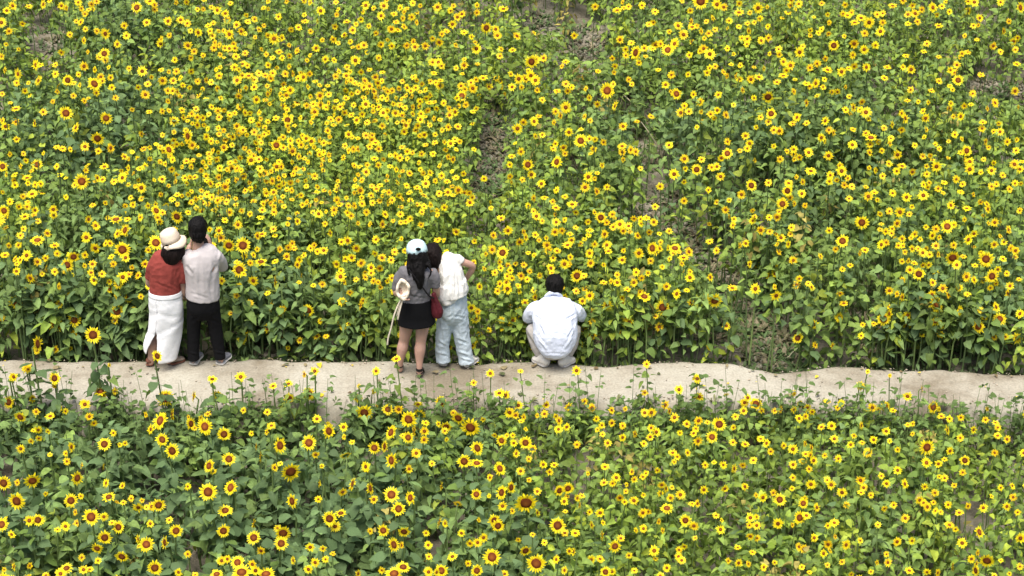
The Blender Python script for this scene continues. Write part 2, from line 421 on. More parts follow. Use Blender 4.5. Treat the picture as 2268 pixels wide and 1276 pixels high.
def catmull(P, k=3):
    P = [np.asarray(p, float) for p in P]; out = []
    for i in range(len(P) - 1):
        p0, p1, p2, p3 = P[max(0, i - 1)], P[i], P[i + 1], P[min(len(P) - 1, i + 2)]
        for j in range(k):
            t = j / k
            out.append(.5 * (2 * p1 + (p2 - p0) * t + (2 * p0 - 5 * p1 + 4 * p2 - p3) * t * t + (3 * p1 - p0 - 3 * p2 + p3) * t ** 3))
    out.append(P[-1]); return out
def loft(nodes, n=18, up=(0, 1, 0), round_caps=(1, 1), k=3, flat=None):
    """nodes: (x, y, z, side radius, depth radius). Cross-sections square to the run of the nodes; closed at both ends"""
    A = catmull(nodes, k); up = np.asarray(up, float); V, F = [], []
    m = len(A); rings = []
    for i in range(m):
        t = A[min(i + 1, m - 1)][:3] - A[max(i - 1, 0)][:3]; t /= np.linalg.norm(t) + 1e-9
        if flat is not None: t = np.asarray(flat, float)
        d = up - t * (up @ t); d /= np.linalg.norm(d) + 1e-9; s = np.cross(d, t)
        rings.append((A[i][:3], s, d, A[i][3], A[i][4], t))
    def ring(c, s, d, a, b):
        for j in range(n):
            th = 2 * math.pi * j / n; V.append(c + s * a * math.cos(th) + d * b * math.sin(th))
    c, s, d, a, b, t = rings[0]
    e = min(a, b) * round_caps[0]
    V.append(c - t * e); ring(c - t * e * .7, s, d, a * .7, b * .7)
    for (c, s, d, a, b, t) in rings: ring(c, s, d, a, b)
    c, s, d, a, b, t = rings[-1]; e = min(a, b) * round_caps[1]
    ring(c + t * e * .7, s, d, a * .7, b * .7); V.append(c + t * e)
    K = m + 2
    for j in range(n):
        q = (j + 1) % n
        F.append((0, 1 + q, 1 + j))
        for i in range(K - 1):
            a0, b0 = 1 + i * n + j, 1 + i * n + q
            F += [(a0, b0, b0 + n), (a0, b0 + n, a0 + n)]
        F.append((len(V) - 1, 1 + (K - 1) * n + j, 1 + (K - 1) * n + q))
    return np.array(V), np.array(F)
def ball(c, r3, n=14, rot=None):
    c = np.asarray(c, float); V, F = [], []
    V.append((0, 0, 1)); m = 8
    for i in range(1, m):
        ph = math.pi * i / m
        for j in range(n):
            th = 2 * math.pi * j / n; V.append((math.sin(ph) * math.cos(th), math.sin(ph) * math.sin(th), math.cos(ph)))
    V.append((0, 0, -1)); V = np.array(V) * np.asarray(r3)
    for j in range(n):
        q = (j + 1) % n; F.append((0, 1 + j, 1 + q))
        for i in range(m - 2):
            a, b = 1 + i * n + j, 1 + i * n + q; F += [(a, a + n, b + n), (a, b + n, b)]
        e = len(V) - 1; F.append((e, 1 + (m - 2) * n + q, 1 + (m - 2) * n + j))
    if rot is not None: V = V @ np.asarray(rot).T
    return V + c, np.array(F)

def fused(name, prims, voxel, mat, parent, origin, smooth=6, wrinkles=(), noise_amt=0.0, noise_sc=9.0, noise_stretch=(1, 1, 1)):
    """overlapping closed shapes -> one continuous skin, relaxed, then creased"""
    Vs, Fs, n = [], [], 0
    for V, F in prims: Vs.append(V); Fs.append(F + n); n += len(V)
    me = np_mesh(name + '_raw', np.concatenate(Vs), np.concatenate(Fs))
    tmp = bpy.data.objects.new('tmp', me); COL.objects.link(tmp)
    md = tmp.modifiers.new('r', 'REMESH'); md.mode = 'VOXEL'; md.voxel_size = voxel; md.use_smooth_shade = True
    if smooth:
        ms = tmp.modifiers.new('s', 'SMOOTH'); ms.factor = .5; ms.iterations = smooth
    dg = bpy.context.evaluated_depsgraph_get()
    out = bpy.data.meshes.new_from_object(tmp.evaluated_get(dg))
    bpy.data.objects.remove(tmp); bpy.data.meshes.remove(me)
    nv = len(out.vertices); co = np.empty(nv * 3, np.float32); out.vertices.foreach_get('co', co); co = co.reshape(-1, 3).astype(float)
    no = np.empty(nv * 3, np.float32); out.vertices.foreach_get('normal', no); no = no.reshape(-1, 3)
    disp = np.zeros(nv)
    for (a, b, w, d) in wrinkles:
        a, b = np.asarray(a, float), np.asarray(b, float); ab = b - a
        vd = (a - CP) / np.linalg.norm(a - CP); c2 = co - np.outer((co - a) @ vd, vd); ab = ab - vd * (ab @ vd)
        t = np.clip(((c2 - a) @ ab) / (ab @ ab), 0, 1); q = c2 - (a + t[:, None] * ab)
        dist = np.sqrt((q ** 2).sum(1)); ends = np.sin(np.pi * np.clip(t * .9 + .05, 0, 1)) ** .6
        u = dist / w
        disp += np.clip(-(no @ vd) * 3, 0, 1) * d * ends * (np.exp(-u * u) - .45 * np.exp(-(u - 1.7) ** 2 * 1.6))
    if noise_amt:
        q = (co - co.mean(0)) * noise_sc / np.asarray(noise_stretch)
        disp += noise_amt * np.array([.8 * mnoise.noise(Vector(v)) + 1.6 * (.22 - abs(mnoise.noise(Vector(v * 1.35 + Vector((3, 7, 1))))) if v[0] < 1e9 else 0) + .7 * (.2 - abs(mnoise.noise(Vector(v * 2.9)))) for v in map(Vector, q)])
    co += no * disp[:, None]
    out.vertices.foreach_set('co', (co - origin).astype(np.float32).ravel())
    out.materials.clear(); out.materials.append(mat); out.name = name
    out.polygons.foreach_set('use_smooth', np.ones(len(out.polygons), bool)); out.update()
    return link(name, out, parent)

class Who:
    def __init__(s, px, py, label):
        g = at_z(px, py, 0); s.Y = g[1]; s.o = np.array([g[0], g[1], 0.0]); s.root = empty('person', s.o); s.s = px_scale(g)
        tag(s.root, label, 'person'); s.skin = []
    def P(s, px, py, dy=0.0): return at_y(px, py, s.Y + dy)
    def node(s, px, py, dy, a, b): p = s.P(px, py, dy); return (*p, a / s.s, b)
    def tube(s, L, n=18, **k): return loft([s.node(*q) for q in L], n, **k)
    def limb(s, L, n=14, **k):                               # round section, radius in pixels
        return loft([s.node(*q, q[-1] / s.s) for q in L], n, up=(.3, 1, .2) if 'up' not in k else k.pop('up'), **k)
    def ball(s, px, py, dy, r3, rot=None): return ball(s.P(px, py, dy), r3, rot=rot)
    def hand(s, wrist, d, palm_n, side=1, curl=.6, spread=.1, scale=1.0):
        """palm plus four curled fingers of unequal length and a thumb leaving its side"""
        w = np.asarray(wrist, float); d = np.asarray(d, float); d /= np.linalg.norm(d)
        pn = np.asarray(palm_n, float); pn -= d * (pn @ d); pn /= np.linalg.norm(pn); sd = np.cross(d, pn) * side
        k = scale
        s.skin.append(loft([(*(w - d * .02), .024 * k, .019 * k), (*(w + d * .03 * k), .033 * k, .016 * k), (*(w + d * .075 * k), .038 * k, .014 * k)], 12, up=pn, round_caps=(.5, .5)))
        for i, (u, L) in enumerate(((-.029, .066), (-.010, .076), (.010, .071), (.029, .056))):
            b0 = w + d * .072 * k + sd * u * k; dd = d + sd * (i - 1.5) * spread; dd /= np.linalg.norm(dd)
            p = [b0 - d * .02]; cur = dd.copy(); q = b0.copy(); p.append(q.copy())
            for j, seg in enumerate((.45, .32, .23)):
                a = curl * (.6 + .4 * j); cur = cur * math.cos(a) + pn * math.sin(a); cur /= np.linalg.norm(cur)
                q = q + cur * L * seg * k * 1.05; p.append(q.copy())
            s.skin.append(loft([(*x, rr * k, rr * k) for x, rr in zip(p, (.0095, .0095, .009, .0085, .0075))], 8, up=sd, k=2))
        t0 = w + d * .022 * k - sd * .026 * k; t1 = t0 + (d * .5 - sd * .8 + pn * .2) * .036 * k; t2 = t1 + (d * .85 - sd * .25 + pn * .4) * .034 * k
        s.skin.append(loft([(*t0, .012 * k, .012 * k), (*t1, .0105 * k, .0105 * k), (*t2, .0085 * k, .0085 * k)], 8, up=pn, k=2))
    def head(s, c, f, up, k=1.0, neck_to=None, ears=True):
        """c = centre of the skull, f = where the face looks"""
        c = np.asarray(c, float); f = np.asarray(f, float); f /= np.linalg.norm(f); up = np.asarray(up, float); up -= f * (up @ f); up /= np.linalg.norm(up)
        sd = np.cross(f, up); R = np.stack([sd, f, up], 1); L = lambda x, y, z: c + R @ (np.array([x, y, z]) * k)
        B = lambda p, r3: s.skin.append(ball(p, np.array(r3) * k, rot=R))
        B(L(0, -.005, .02), (.074, .093, .088)); B(L(0, .022, -.045), (.056, .062, .062)); B(L(0, .055, -.088), (.026, .024, .02))
        B(L(0, .088, -.022), (.011, .014, .024)); B(L(0, .097, -.034), (.015, .012, .01)); B(L(0, .08, .02), (.05, .012, .012))
        B(L(0, .082, -.060), (.022, .010, .007))
        for e in (-1, 1):
            if ears: B(L(.075 * e, .0, -.015), (.010, .018, .031))
            B(L(.04 * e, .06, -.035), (.02, .02, .018))
        s.face = (L, R, k)
        if neck_to is not None:
            q = np.asarray(neck_to, float); b0 = L(0, -.018, -.055)
            s.skin.append(loft([(*b0, .052 * k, .055 * k), (*((b0 + q) / 2), .05 * k, .053 * k), (*q, .058 * k, .058 * k)], 14))
    def finish(s, voxel=.0068):
        body = fused('body', s.skin, voxel, M_SKIN, s.root, s.o, smooth=3)
        L, R, k = s.face
        for e in (-1, 1):
            V, F = ball(L(.030 * e, .078, .0), np.array((.013, .008, .007)) * k, rot=R)
            link('eye', np_mesh('eye', V - s.o, F, mats=(M_EYE,)), s.root)
        V, F = ball(L(0, .088, -.060), np.array((.019, .007, .006)) * k, rot=R)
        link('mouth', np_mesh('mouth', V - s.o, F, mats=(M_LIP,)), s.root)
        return body
    def shoe(s, heel, toe, name, m_up, m_sole, w=.048, h=.05, high=0.0, root=None):
        """a shoe on the ground from heel pixel to toe pixel: upper with a sole under it"""
        a = at_z(*heel, 0); b = at_z(*toe, 0); d = b - a; L = np.linalg.norm(d); d /= L; k = L / .27
        U = np.array([0, 0, 1.0])
        def nd(t, z, wa, ha): p = a + d * L * t; return (p[0], p[1], z, wa * w, ha * h)
        up_ = [nd(.03, .058 + high, .8, .72), nd(.16, .062 + high, .9, .95), nd(.34, .058 + high * .8, .88, .92), nd(.55, .046 + high * .4, .98, .62), nd(.78, .038, 1.02, .42), nd(.95, .033, .78, .28)]
        so_ = [nd(.0, .016 + high, .86, .3), nd(.2, .015 + high, .98, .32), nd(.5, .014 + high * .4, .95, .3), nd(.78, .014, 1.12, .3), nd(1.0, .016, .78, .26)]
        V, F = loft(up_, 18, up=U); up_o = link(name, np_mesh(name, V - s.o, F, mats=(m_up,)), s.root)
        V, F = loft(so_, 18, up=U, round_caps=(.9, .9)); link('sole', np_mesh('sole', V - s.o, F, mats=(m_sole,)), up_o)
        return up_o
    def sheet(s, name, rings, mat, psi=None, thick=.004, nu=72, hem=None, folds=None, parent=None):
        """hanging cloth: rings (px, py, dy, a_px, b_m) down the garment; psi(t) -> (from, to) angles, 0 = back"""
        A = catmull([np.array([*s.P(q[0], q[1], q[2]), q[3] / s.s, q[4]]) for q in rings], 5); m = len(A); V = []
        for i, q in enumerate(A):
            t = i / (m - 1); p0, p1 = psi(t) if psi else (-math.pi, math.pi)
            for j in range(nu + 1):
                u = j / nu; ps = p0 + (p1 - p0) * u
                a, b = q[3], q[4]; k = 1.0
                off = folds(t, ps) if folds else 0
                x = (a + off) * math.sin(ps); y = -(b + off) * math.cos(ps)
                dz = hem(t, ps) if hem else 0
                V.append((q[0] + x, q[1] + y, q[2] + dz))
        V = np.array(V); F = grid_tris(nu + 1, m)
        me = np_mesh(name, V - s.o, F, mats=(mat,))
        o = link(name, me, parent or s.root)
        sm = o.modifiers.new('thickness', 'SOLIDIFY'); sm.thickness = thick; sm.offset = 0
        return o

def wr(w, *L):                                               # wrinkles from photo pixels: (x0,y0,x1,y1,dy,width,depth)
    return [(w.P(a, b, dy), w.P(c, d, dy), wd_, dp) for a, b, c, d, dy, wd_, dp in L]

M_RED = cloth_mat('red_knit', (.27, .055, .045)); M_WHITE = cloth_mat('white_cotton', (.78, .785, .80), bump=.0026); M_STRAW = cloth_mat('cream_canvas', (.66, .56, .44))
M_LILAC = cloth_mat('pale_grey_jersey', (.50, .465, .465)); M_BLACK = cloth_mat('black_cloth', (.006, .006, .007)); M_GREYT = cloth_mat('grey_jersey', (.155, .15, .16))
M_JEAN = cloth_mat('bleached_denim', (.48, .56, .61), var=.16); M_BLOUSE = cloth_mat('white_gauze', (.74, .73, .70)); M_BLUE = cloth_mat('pale_blue_shirting', (.62, .67, .79))
M_BEIGE = cloth_mat('stone_trousers', (.42, .40, .38)); M_CAP = cloth_mat('aqua_cotton', (.48, .64, .68)); M_MAROON = cloth_mat('maroon_leather', (.085, .015, .02), .45)
M_CREAM = cloth_mat('cream_lace', (.72, .63, .50)); M_SHOEW = cloth_mat('white_leather', (.62, .60, .56), .5); M_SHOEG = cloth_mat('grey_suede', (.20, .205, .23)); M_SOLE = cloth_mat('rubber_sole', (.40, .385, .37))
M_TAN = cloth_mat('brown_leather', (.16, .07, .045), .5); M_TAUPE = cloth_mat('taupe_suede', (.26, .21, .17)); M_BLKL = cloth_mat('black_leather', (.012, .011, .012), .4)
M_PHONE, _t, _b = mat_base('phone_black'); _b.inputs['Base Color'].default_value = (.015, .016, .02, 1); _b.inputs['Roughness'].default_value = .25

# ---- 1: woman in the red top and long white skirt, bucket hat, leaning her head on the man's shoulder
w = Who(367, 807, 'person in red top, long white slit skirt and cream bucket hat')
w.skin += [w.tube([(366,668,0,31,.105),(367,645,0,27,.09),(368,615,0,27,.095),(370,588,0,31,.095),(373,572,0,28,.08),(377,562,0,14,.055)]),
  w.limb([(342,580,0,9.5),(334,600,.03,9),(330,622,.06,7.5),(331,630,.09,7),(338,630,.2,6),(343,630,.28,5)]),
  w.limb([(397,580,0,9.5),(402,602,.0,9),(405,630,.02,7.8),(407,650,.04,7.5),(410,656,.12,6.2),(412,660,.22,5)]),
  w.limb([(352,670,0,17),(347,705,.02,15),(343,738,.03,11.5),(339,760,0,12.5),(336,785,-.01,8.5),(334,803,-.02,7.5)]),
  w.limb([(382,670,0,17),(382,710,.02,15),(380,742,.03,11.5),(378,765,0,12),(376,790,0,8),(374,800,0,7.5)])]
w.hand(w.P(344, 631, .30), (.5, 1, .1), (0, .2, -1), 1, .7); w.hand(w.P(412, 661, .24), (-.5, 1, -.1), (0, .2, -1), -1, .7)
w.head(w.P(380, 540, .02), (.28, .95, -.02), (.22, 0, .97), .97, w.P(378, 563, .01))
w.finish()
fused('red_top', [w.tube([(366,646,0,35,.118),(366,635,0,34,.115),(367,612,0,34.5,.12),(369,592,0,37,.118),(371,577,0,36,.105),(374,567,0,28,.08),(377,561,0,16,.062)], round_caps=(.12, .3)),
  w.limb([(346,577,0,12),(338,590,.02,12.5),(334,607,.05,11.5),(332,616,.06,11)], round_caps=(.5, .15)), w.limb([(392,577,0,12),(400,592,0,13.5),(402,610,.0,14),(402,621,.01,14)], round_caps=(.5, .15))],
  .008, M_RED, w.root, w.o, 4, wr(w, (388,590,382,640,-.12,.018,-.007),(345,605,352,640,-.11,.02,-.006),(395,595,390,618,-.1,.012,-.008),(360,600,365,645,-.12,.025,.004),(375,628,398,640,-.1,.012,-.004),(340,625,380,640,-.12,.012,-.004)), .005, 10)
def _psi(t):
    k = max(0, (t - .55) / .45); a = math.asin(-.45); l = math.asin(max(-.98, -.45 - .40 * k ** .9)); rgt = math.asin(-.45 + .42 * k ** .8)
    return rgt, l + 2 * math.pi
w.sheet('white_skirt', [(366,645,0,34.5,.118),(367,665,0,37,.13),(369,690,0,37,.135),(367,715,0,37,.135),(364,740,0,38,.14),(359,766,-.01,38.5,.145),(357,790,-.02,36,.145)], M_WHITE, _psi,
  hem=lambda t, p: .10 * max(0, t - .6) / .4 * max(0, math.sin((p if p < 3.2 else p - 6.283)) * -1) ** 2,
  folds=lambda t, p: .004 * math.sin(p * 5 + t * 9) * min(1, t * 3) - .009 * math.exp(-((t - .30 - .05 * math.sin(p * 1.6)) / .03) ** 2) * (1 if math.cos(p) > 0 else 0)
        - .010 * math.exp(-((t - .54 + .12 * math.sin(p) ) / .025) ** 2) * (1 if math.cos(p) > 0 else 0) + .006 * math.exp(-((t - .6 + .12 * math.sin(p)) / .03) ** 2) - .006 * math.exp(-((t - .16 + .05 * math.sin(p * 2)) / .02) ** 2))
w.sheet('waistband', [(366,643,0,35,.121),(366.5,652,0,36.5,.126)], M_WHITE)
hair = fused('hair', [w.ball(380, 541, .0, (.084, .092, .082)), w.tube([(381,548,-.03,20,.06),(379,562,-.06,22,.06),(377,573,-.07,20,.05),(373,581,-.075,13,.03)]), w.tube([(396,548,-.01,14,.06),(399,560,-.02,12,.05),(398,570,-.03,8,.03)])],
  .008, M_HAIR_BROWN, w.root, w.o, 3, (), .008, 14, (1, 1, 4))
# bucket hat: crown, band and drooping wavy brim
hc = w.P(377, 527, .03); ax = np.array([-.30, .02, .95]); ax /= np.linalg.norm(ax)
s1 = np.cross([0, 1.0, 0], ax); s1 /= np.linalg.norm(s1); s2 = np.cross(ax, s1)
def hat_ring(z, rad, wav=0.0, skew=0.0, ph=0.0, n=48):
    return [hc + ax * (z + wav * math.sin(3 * th + ph) - skew * math.cos(th)) + (s1 * math.cos(th) + s2 * math.sin(th) * 1.08) * rad * (1 + (.12 * math.cos(th) if rad > .12 else 0)) for th in np.linspace(0, 2 * math.pi, n, endpoint=False)]
def rings_mesh(name, rings, cap, mat, parent, o, thick=0.003):
    n = len(rings[0]); V = [p for R_ in rings for p in R_]; F = []
    for i in range(len(rings) - 1):
        for j in range(n):
            a, b = i * n + j, i * n + (j + 1) % n; F += [(a, a + n, b + n), (a, b + n, b)]
    if cap is not None:
        V.append(cap)
        for j in range(n): F.append((len(V) - 1, j, (j + 1) % n))
    ob = link(name, np_mesh(name, np.array(V) - o, np.array(F), mats=(mat,)), parent)
    sm = ob.modifiers.new('thickness', 'SOLIDIFY'); sm.thickness = thick; sm.offset = 0
    return ob
hat = rings_mesh('bucket_hat', [hat_ring(.085, .035), hat_ring(.082, .06), hat_ring(.072, .078), hat_ring(.05, .087), hat_ring(.01, .094), hat_ring(-.03, .099, .002)], hc + ax * .087, M_STRAW, w.root, w.o)
rings_mesh('brim', [hat_ring(-.03, .100, .002), hat_ring(-.044, .117, .006), hat_ring(-.060, .124, .012, 0), hat_ring(-.080, .128, .018, 0)], None, M_STRAW, hat, w.o)
V, F = ball(w.P(370, 543, -.10), (.014, .01, .006)); link('hat_slot', np_mesh('hat_slot', V - w.o, F, mats=(M_BLACK,)), hat)
w.shoe((331, 812), (336, 797), 'sandal', M_TAN, M_TAN, .04, .03)
w.shoe((378, 808), (407, 798), 'slip_on_shoe', M_TAUPE, M_TAN, .046, .04)

# ---- 2: man taking a photograph, pale T-shirt and black trousers
w = Who(457, 807, 'person in pale grey T-shirt and black trousers holding a phone up, beside the bucket hat')
w.skin += [w.tube([(450,672,0,30,.095),(448,650,0,31,.10),(446,615,0,32,.105),(446,585,0,37,.11),(446,562,.01,35,.09),(440,550,.03,16,.06)]),
  w.limb([(479,565,.02,11),(486,580,.1,10),(492,590,.18,8.5),(485,575,.24,7.5),(470,548,.3,6)]),
  w.limb([(413,566,.02,11),(406,580,.1,10),(405,590,.18,8.5),(411,572,.24,7.5),(420,546,.3,6)]),
  w.limb([(432,690,0,14),(429,735,.01,11),(428,765,0,10),(428,797,-.01,8)]), w.limb([(470,690,0,14),(479,735,.01,11),(484,765,0,10),(488,797,-.01,8)])]
w.hand(w.P(467, 545, .31), (-.25, .25, 1), (-1, .1, 0), 1, .5); w.hand(w.P(422, 545, .31), (.25, .25, 1), (1, .1, 0), -1, .5)
w.head(w.P(439, 508, .04), (-.05, 1, .02), (0, 0, 1), 1.02, w.P(439, 548, .02))
w.finish()
fused('t_shirt', [w.tube([(449,659,0,37.5,.128),(449,645,0,37.5,.125),(448,620,0,37,.125),(446,590,0,39,.13),(446,568,0.01,42,.118),(444,556,.02,34,.095),(440,549,.03,17,.066)], round_caps=(.18, .25)),
  w.limb([(474,566,0,16),(483,574,.06,15),(490,585,.13,13.5),(492,592,.17,13)], round_caps=(.5, .2)), w.limb([(419,566,0,16),(412,574,.06,15),(405,585,.13,13.5),(403,592,.17,13)], round_caps=(.5, .2))],
  .0085, M_LILAC, w.root, w.o, 4, wr(w, (425,600,432,650,-.12,.02,-.008),(475,585,468,640,-.12,.02,-.009),(452,600,456,655,-.13,.03,.005),(440,590,444,640,-.13,.02,-.005),(462,620,470,660,-.12,.015,-.006),(415,590,424,606,-.1,.014,-.01),(480,590,470,606,-.1,.014,-.01),(425,650,460,660,-.12,.012,-.004)), .005, 9, (1, 1, 1.8))
fused('trousers', [w.tube([(450,660,0,35,.118),(450,676,0,37,.125),(451,686,0,36.5,.12)]),
  w.limb([(432,688,0,18.5),(429,720,.01,15.5),(429,745,.01,14.5),(428,775,0,13),(429,796,-.01,13.5)], round_caps=(.5, .15)),
  w.limb([(469,688,0,18.5),(476,720,.01,15.5),(480,745,.01,15),(485,775,0,13),(488,794,-.01,12.5)], round_caps=(.5, .15))],
  .008, M_BLACK, w.root, w.o, 3, wr(w, (440,700,425,712,-.09,.012,-.006),(462,705,485,716,-.09,.012,-.006),(418,780,440,786,-.08,.01,.006),(474,778,498,784,-.08,.01,.006)), .003, 12)
fused('hair', [w.ball(438.5, 503, .025, (.098, .108, .108)), w.ball(438.5, 517, -.01, (.088, .085, .075)), w.tube([(438.5,518,-.03,18,.05),(438.5,530,-.03,15,.04)])], .008, M_HAIR, w.root, w.o, 2, (), .010, 18, (1, 1, 3))
w.shoe((428, 809), (442, 786), 'shoe', M_SHOEG, M_SHOEW, .052, .046); w.shoe((486, 809), (506, 788), 'shoe', M_SHOEG, M_SHOEW, .052, .046)
ph = w.P(452, 533, .36); ph_me = bpy.data.meshes.new('phone')
import bmesh
bm = bmesh.new(); bmesh.ops.create_cube(bm, size=1)
for v in bm.verts: v.co = Vector((v.co.x * .155, v.co.y * .009, v.co.z * .075))
bmesh.ops.bevel(bm, geom=bm.edges[:], offset=.003, segments=2, affect='EDGES'); bm.to_mesh(ph_me); bm.free()
pho = link('phone', ph_me, None, (M_PHONE,)); pho.location = ph; tag(pho, 'black phone held up sideways by the man in black trousers', 'phone')
bm = bmesh.new(); bmesh.ops.create_cube(bm, size=1)
for v in bm.verts: v.co = Vector((v.co.x * .02, v.co.y * .004, v.co.z * .02))
me = bpy.data.meshes.new('camera_lens'); bm.to_mesh(me); bm.free()
l_ = link('camera_lens', me, pho, (M_EYE,)); l_.location = (-.055, .007, .02)

# ---- 3: woman in aqua cap, grey T-shirt and black mini skirt
w = Who(912, 826, 'person in aqua cap, grey T-shirt and black mini skirt with long black hair')
w.skin += [w.tube([(922,690,0,33,.11),(921,665,0,29,.10),(921,640,0,27,.09),(922,615,0,31,.10),(924,600,0,33,.09),(927,590,0,14,.055)]),
  w.limb([(893,605,0,10.5),(884,625,.02,9.5),(878,643,.03,8.5),(879,650,-.02,7.5),(883,647,-.10,6.2),(885,643,-.14,5.5)]),
  w.limb([(957,605,0,10.5),(963,625,.0,9.5),(966,645,.01,8),(967,655,.06,7),(962,660,.16,5.5)]),
  w.limb([(904,690,0,18),(901,715,0,16.5),(898,738,0,13.5),(895,755,.01,11.5),(891,772,-.01,12.5),(888,790,-.02,9),(886,806,-.02,6.8),(886,818,-.01,7)]),
  w.limb([(940,690,0,18),(937,715,-.01,16.5),(934,738,-.03,13.5),(932,757,-.04,11.5),(930,775,-.06,12.5),(929,795,-.08,9),(929,812,-.10,6.8),(929,826,-.10,7)]),
  w.limb([(886,812,-.01,7),(885,815,.06,7.5),(884,815,.15,6.5)], up=(0, 0, 1)), w.limb([(929,822,-.10,7),(930,825,-.03,7.5),(932,826,.07,6.5)], up=(0, 0, 1))]
w.hand(w.P(886, 642, -.15), (.35, -.35, -.9), (1, -.2, .2), 1, .75); w.hand(w.P(961, 661, .18), (-.4, 1, 0), (0, .2, -1), -1, .6)
w.head(w.P(924, 562, .05), (.1, 1, -.12), (-.03, 0, 1), .97, w.P(926, 590, .01))
w.finish()
fused('grey_t_shirt', [w.tube([(921,667,0,34,.118),(920,650,0,33,.115),(921,625,0,35,.12),(923,607,0,40,.118),(925,597,.01,37,.10),(926,590,.02,20,.07)], round_caps=(.12, .3)),
  w.limb([(895,603,0,14),(886,617,.01,14),(881,632,.02,12.5),(879,640,.03,12)], round_caps=(.5, .15)), w.limb([(955,603,0,14),(962,617,0,13.5),(964,634,.0,12)], round_caps=(.5, .15))],
  .008, M_GREYT, w.root, w.o, 4, wr(w, (945,620,925,650,-.12,.014,-.007),(940,640,915,662,-.12,.014,-.006),(900,630,910,658,-.12,.018,-.006),(905,655,945,661,-.12,.010,-.005),(952,612,948,640,-.11,.014,-.009),(895,612,900,632,-.11,.014,-.008)), .006, 11)
w.sheet('black_mini_skirt', [(922,660,0,33,.118),(922,672,0,36,.125),(922,685,0,38.5,.132),(922,700,0,40,.138),(922,714,-.01,40.5,.142)], M_BLACK, folds=lambda t, p: .003 * math.sin(p * 7 + 2) * t)
fused('hair', [w.ball(925, 562, .03, (.098, .105, .10)), w.tube([(925,562,.0,22,.08),(926,578,-.03,24,.07),(924,590,-.06,22,.05),(922,600,-.09,14,.035)]),
  w.tube([(926,580,-.05,16,.05),(928,600,-.10,12.5,.04),(929,615,-.12,10.5,.035),(930,628,-.13,8,.03),(930,638,-.13,5,.02)]),
  w.tube([(908,578,-.03,7,.04),(904,593,-.09,4,.02),(906,610,-.12,2.2,.008)]), w.tube([(942,578,-.02,8,.05),(950,590,-.08,3.5,.02),(954,603,-.11,2.0,.008),(948,618,-.12,1.8,.007)]),
  w.tube([(917,585,-.08,5,.02),(914,600,-.11,3,.012),(916,620,-.13,2,.008)])], .0075, M_HAIR, w.root, w.o, 1, (), .010, 20, (1, 1, 4))
hc = w.P(923, 553, .045); ax = np.array([-.08, .16, .98]); ax /= np.linalg.norm(ax)
s1 = np.cross([0, 1.0, 0], ax); s1 /= np.linalg.norm(s1); s2 = np.cross(ax, s1)
cap = rings_mesh('cap', [hat_ring(.098, .02), hat_ring(.090, .05), hat_ring(.074, .074), hat_ring(.048, .091), hat_ring(.015, .1), hat_ring(-.018, .104)], hc + ax * .1, M_CAP, w.root, w.o)
V, F = ball(hc + ax * .1, (.008, .008, .005)); link('button', np_mesh('button', V - w.o, F, mats=(M_CAP,)), cap)
br = []
for q in (0, .35, .7, 1):
    br.append([hc + ax * (-.018 - .02 * q) + s1 * (.1 * math.cos(t) * (1 - .15 * q)) + s2 * (.104 * math.sin(t) + .07 * q * math.sin(t) ** .7) for t in np.linspace(.25, math.pi - .25, 24)])
Vb = np.array([p for R_ in br for p in R_]); o_ = link('cap_peak', np_mesh('cap_peak', Vb - w.o, grid_tris(24, 4), mats=(M_CAP,)), cap); sm = o_.modifiers.new('thickness', 'SOLIDIFY'); sm.thickness = .004
V, F = ball(w.P(926.5, 552, -.065), (.027, .012, .017)); link('strap_opening', np_mesh('strap_opening', V - w.o, F, mats=(M_HAIR,)), cap)
for L_ in (((886, 823), (882, 808)), ((929, 840), (933, 822))):
    sh = w.shoe(*L_, 'heeled_shoe', M_BLKL, M_BLKL, .036, .024, .05)
    a = at_z(*L_[0], 0); V, F = loft([(a[0], a[1] + .012, .055, .016, .018), (a[0], a[1] + .01, .0, .009, .010)], 10); link('heel', np_mesh('heel', V - w.o, F, mats=(M_BLKL,)), sh)
for (x, y, d) in ((886, 810, -.015), (929, 819, -.10)):
    c = w.P(x, y, d); rg = [[c + np.array([math.cos(t) * .034, math.sin(t) * .036, z]) for t in np.linspace(0, 2 * math.pi, 20, endpoint=False)] for z in (-.005, .005)]
    rings_mesh('ankle_strap', rg, None, M_BLKL, w.root, w.o, .003)
# shoulder bag, strap over the shoulder
bx = empty('shoulder_bag', w.P(968, 690, -.04)); bo = np.array(bx.location); tag(bx, 'maroon leather shoulder bag hanging between the two hugging women', 'bag')
fused('bag_body', [w.tube([(969,700,-.05,11,.045),(968,688,-.05,13.5,.05),(964,668,-.05,8.5,.035),(960,650,-.05,5,.02)], round_caps=(.5, .5))], .007, M_MAROON, bx, bo, 3, wr(w, (960,660,968,695,-.09,.01,-.006),(966,655,975,690,-.09,.01,-.005)), .003, 14)
V, F = w.limb([(906,597,-.12,1.6),(922,618,-.145,1.6),(937,638,-.14,1.7),(950,655,-.13,1.8),(960,660,-.08,2.0)], 8); link('strap', np_mesh('strap', V - bo, F, mats=(M_BLKL,)), bx)
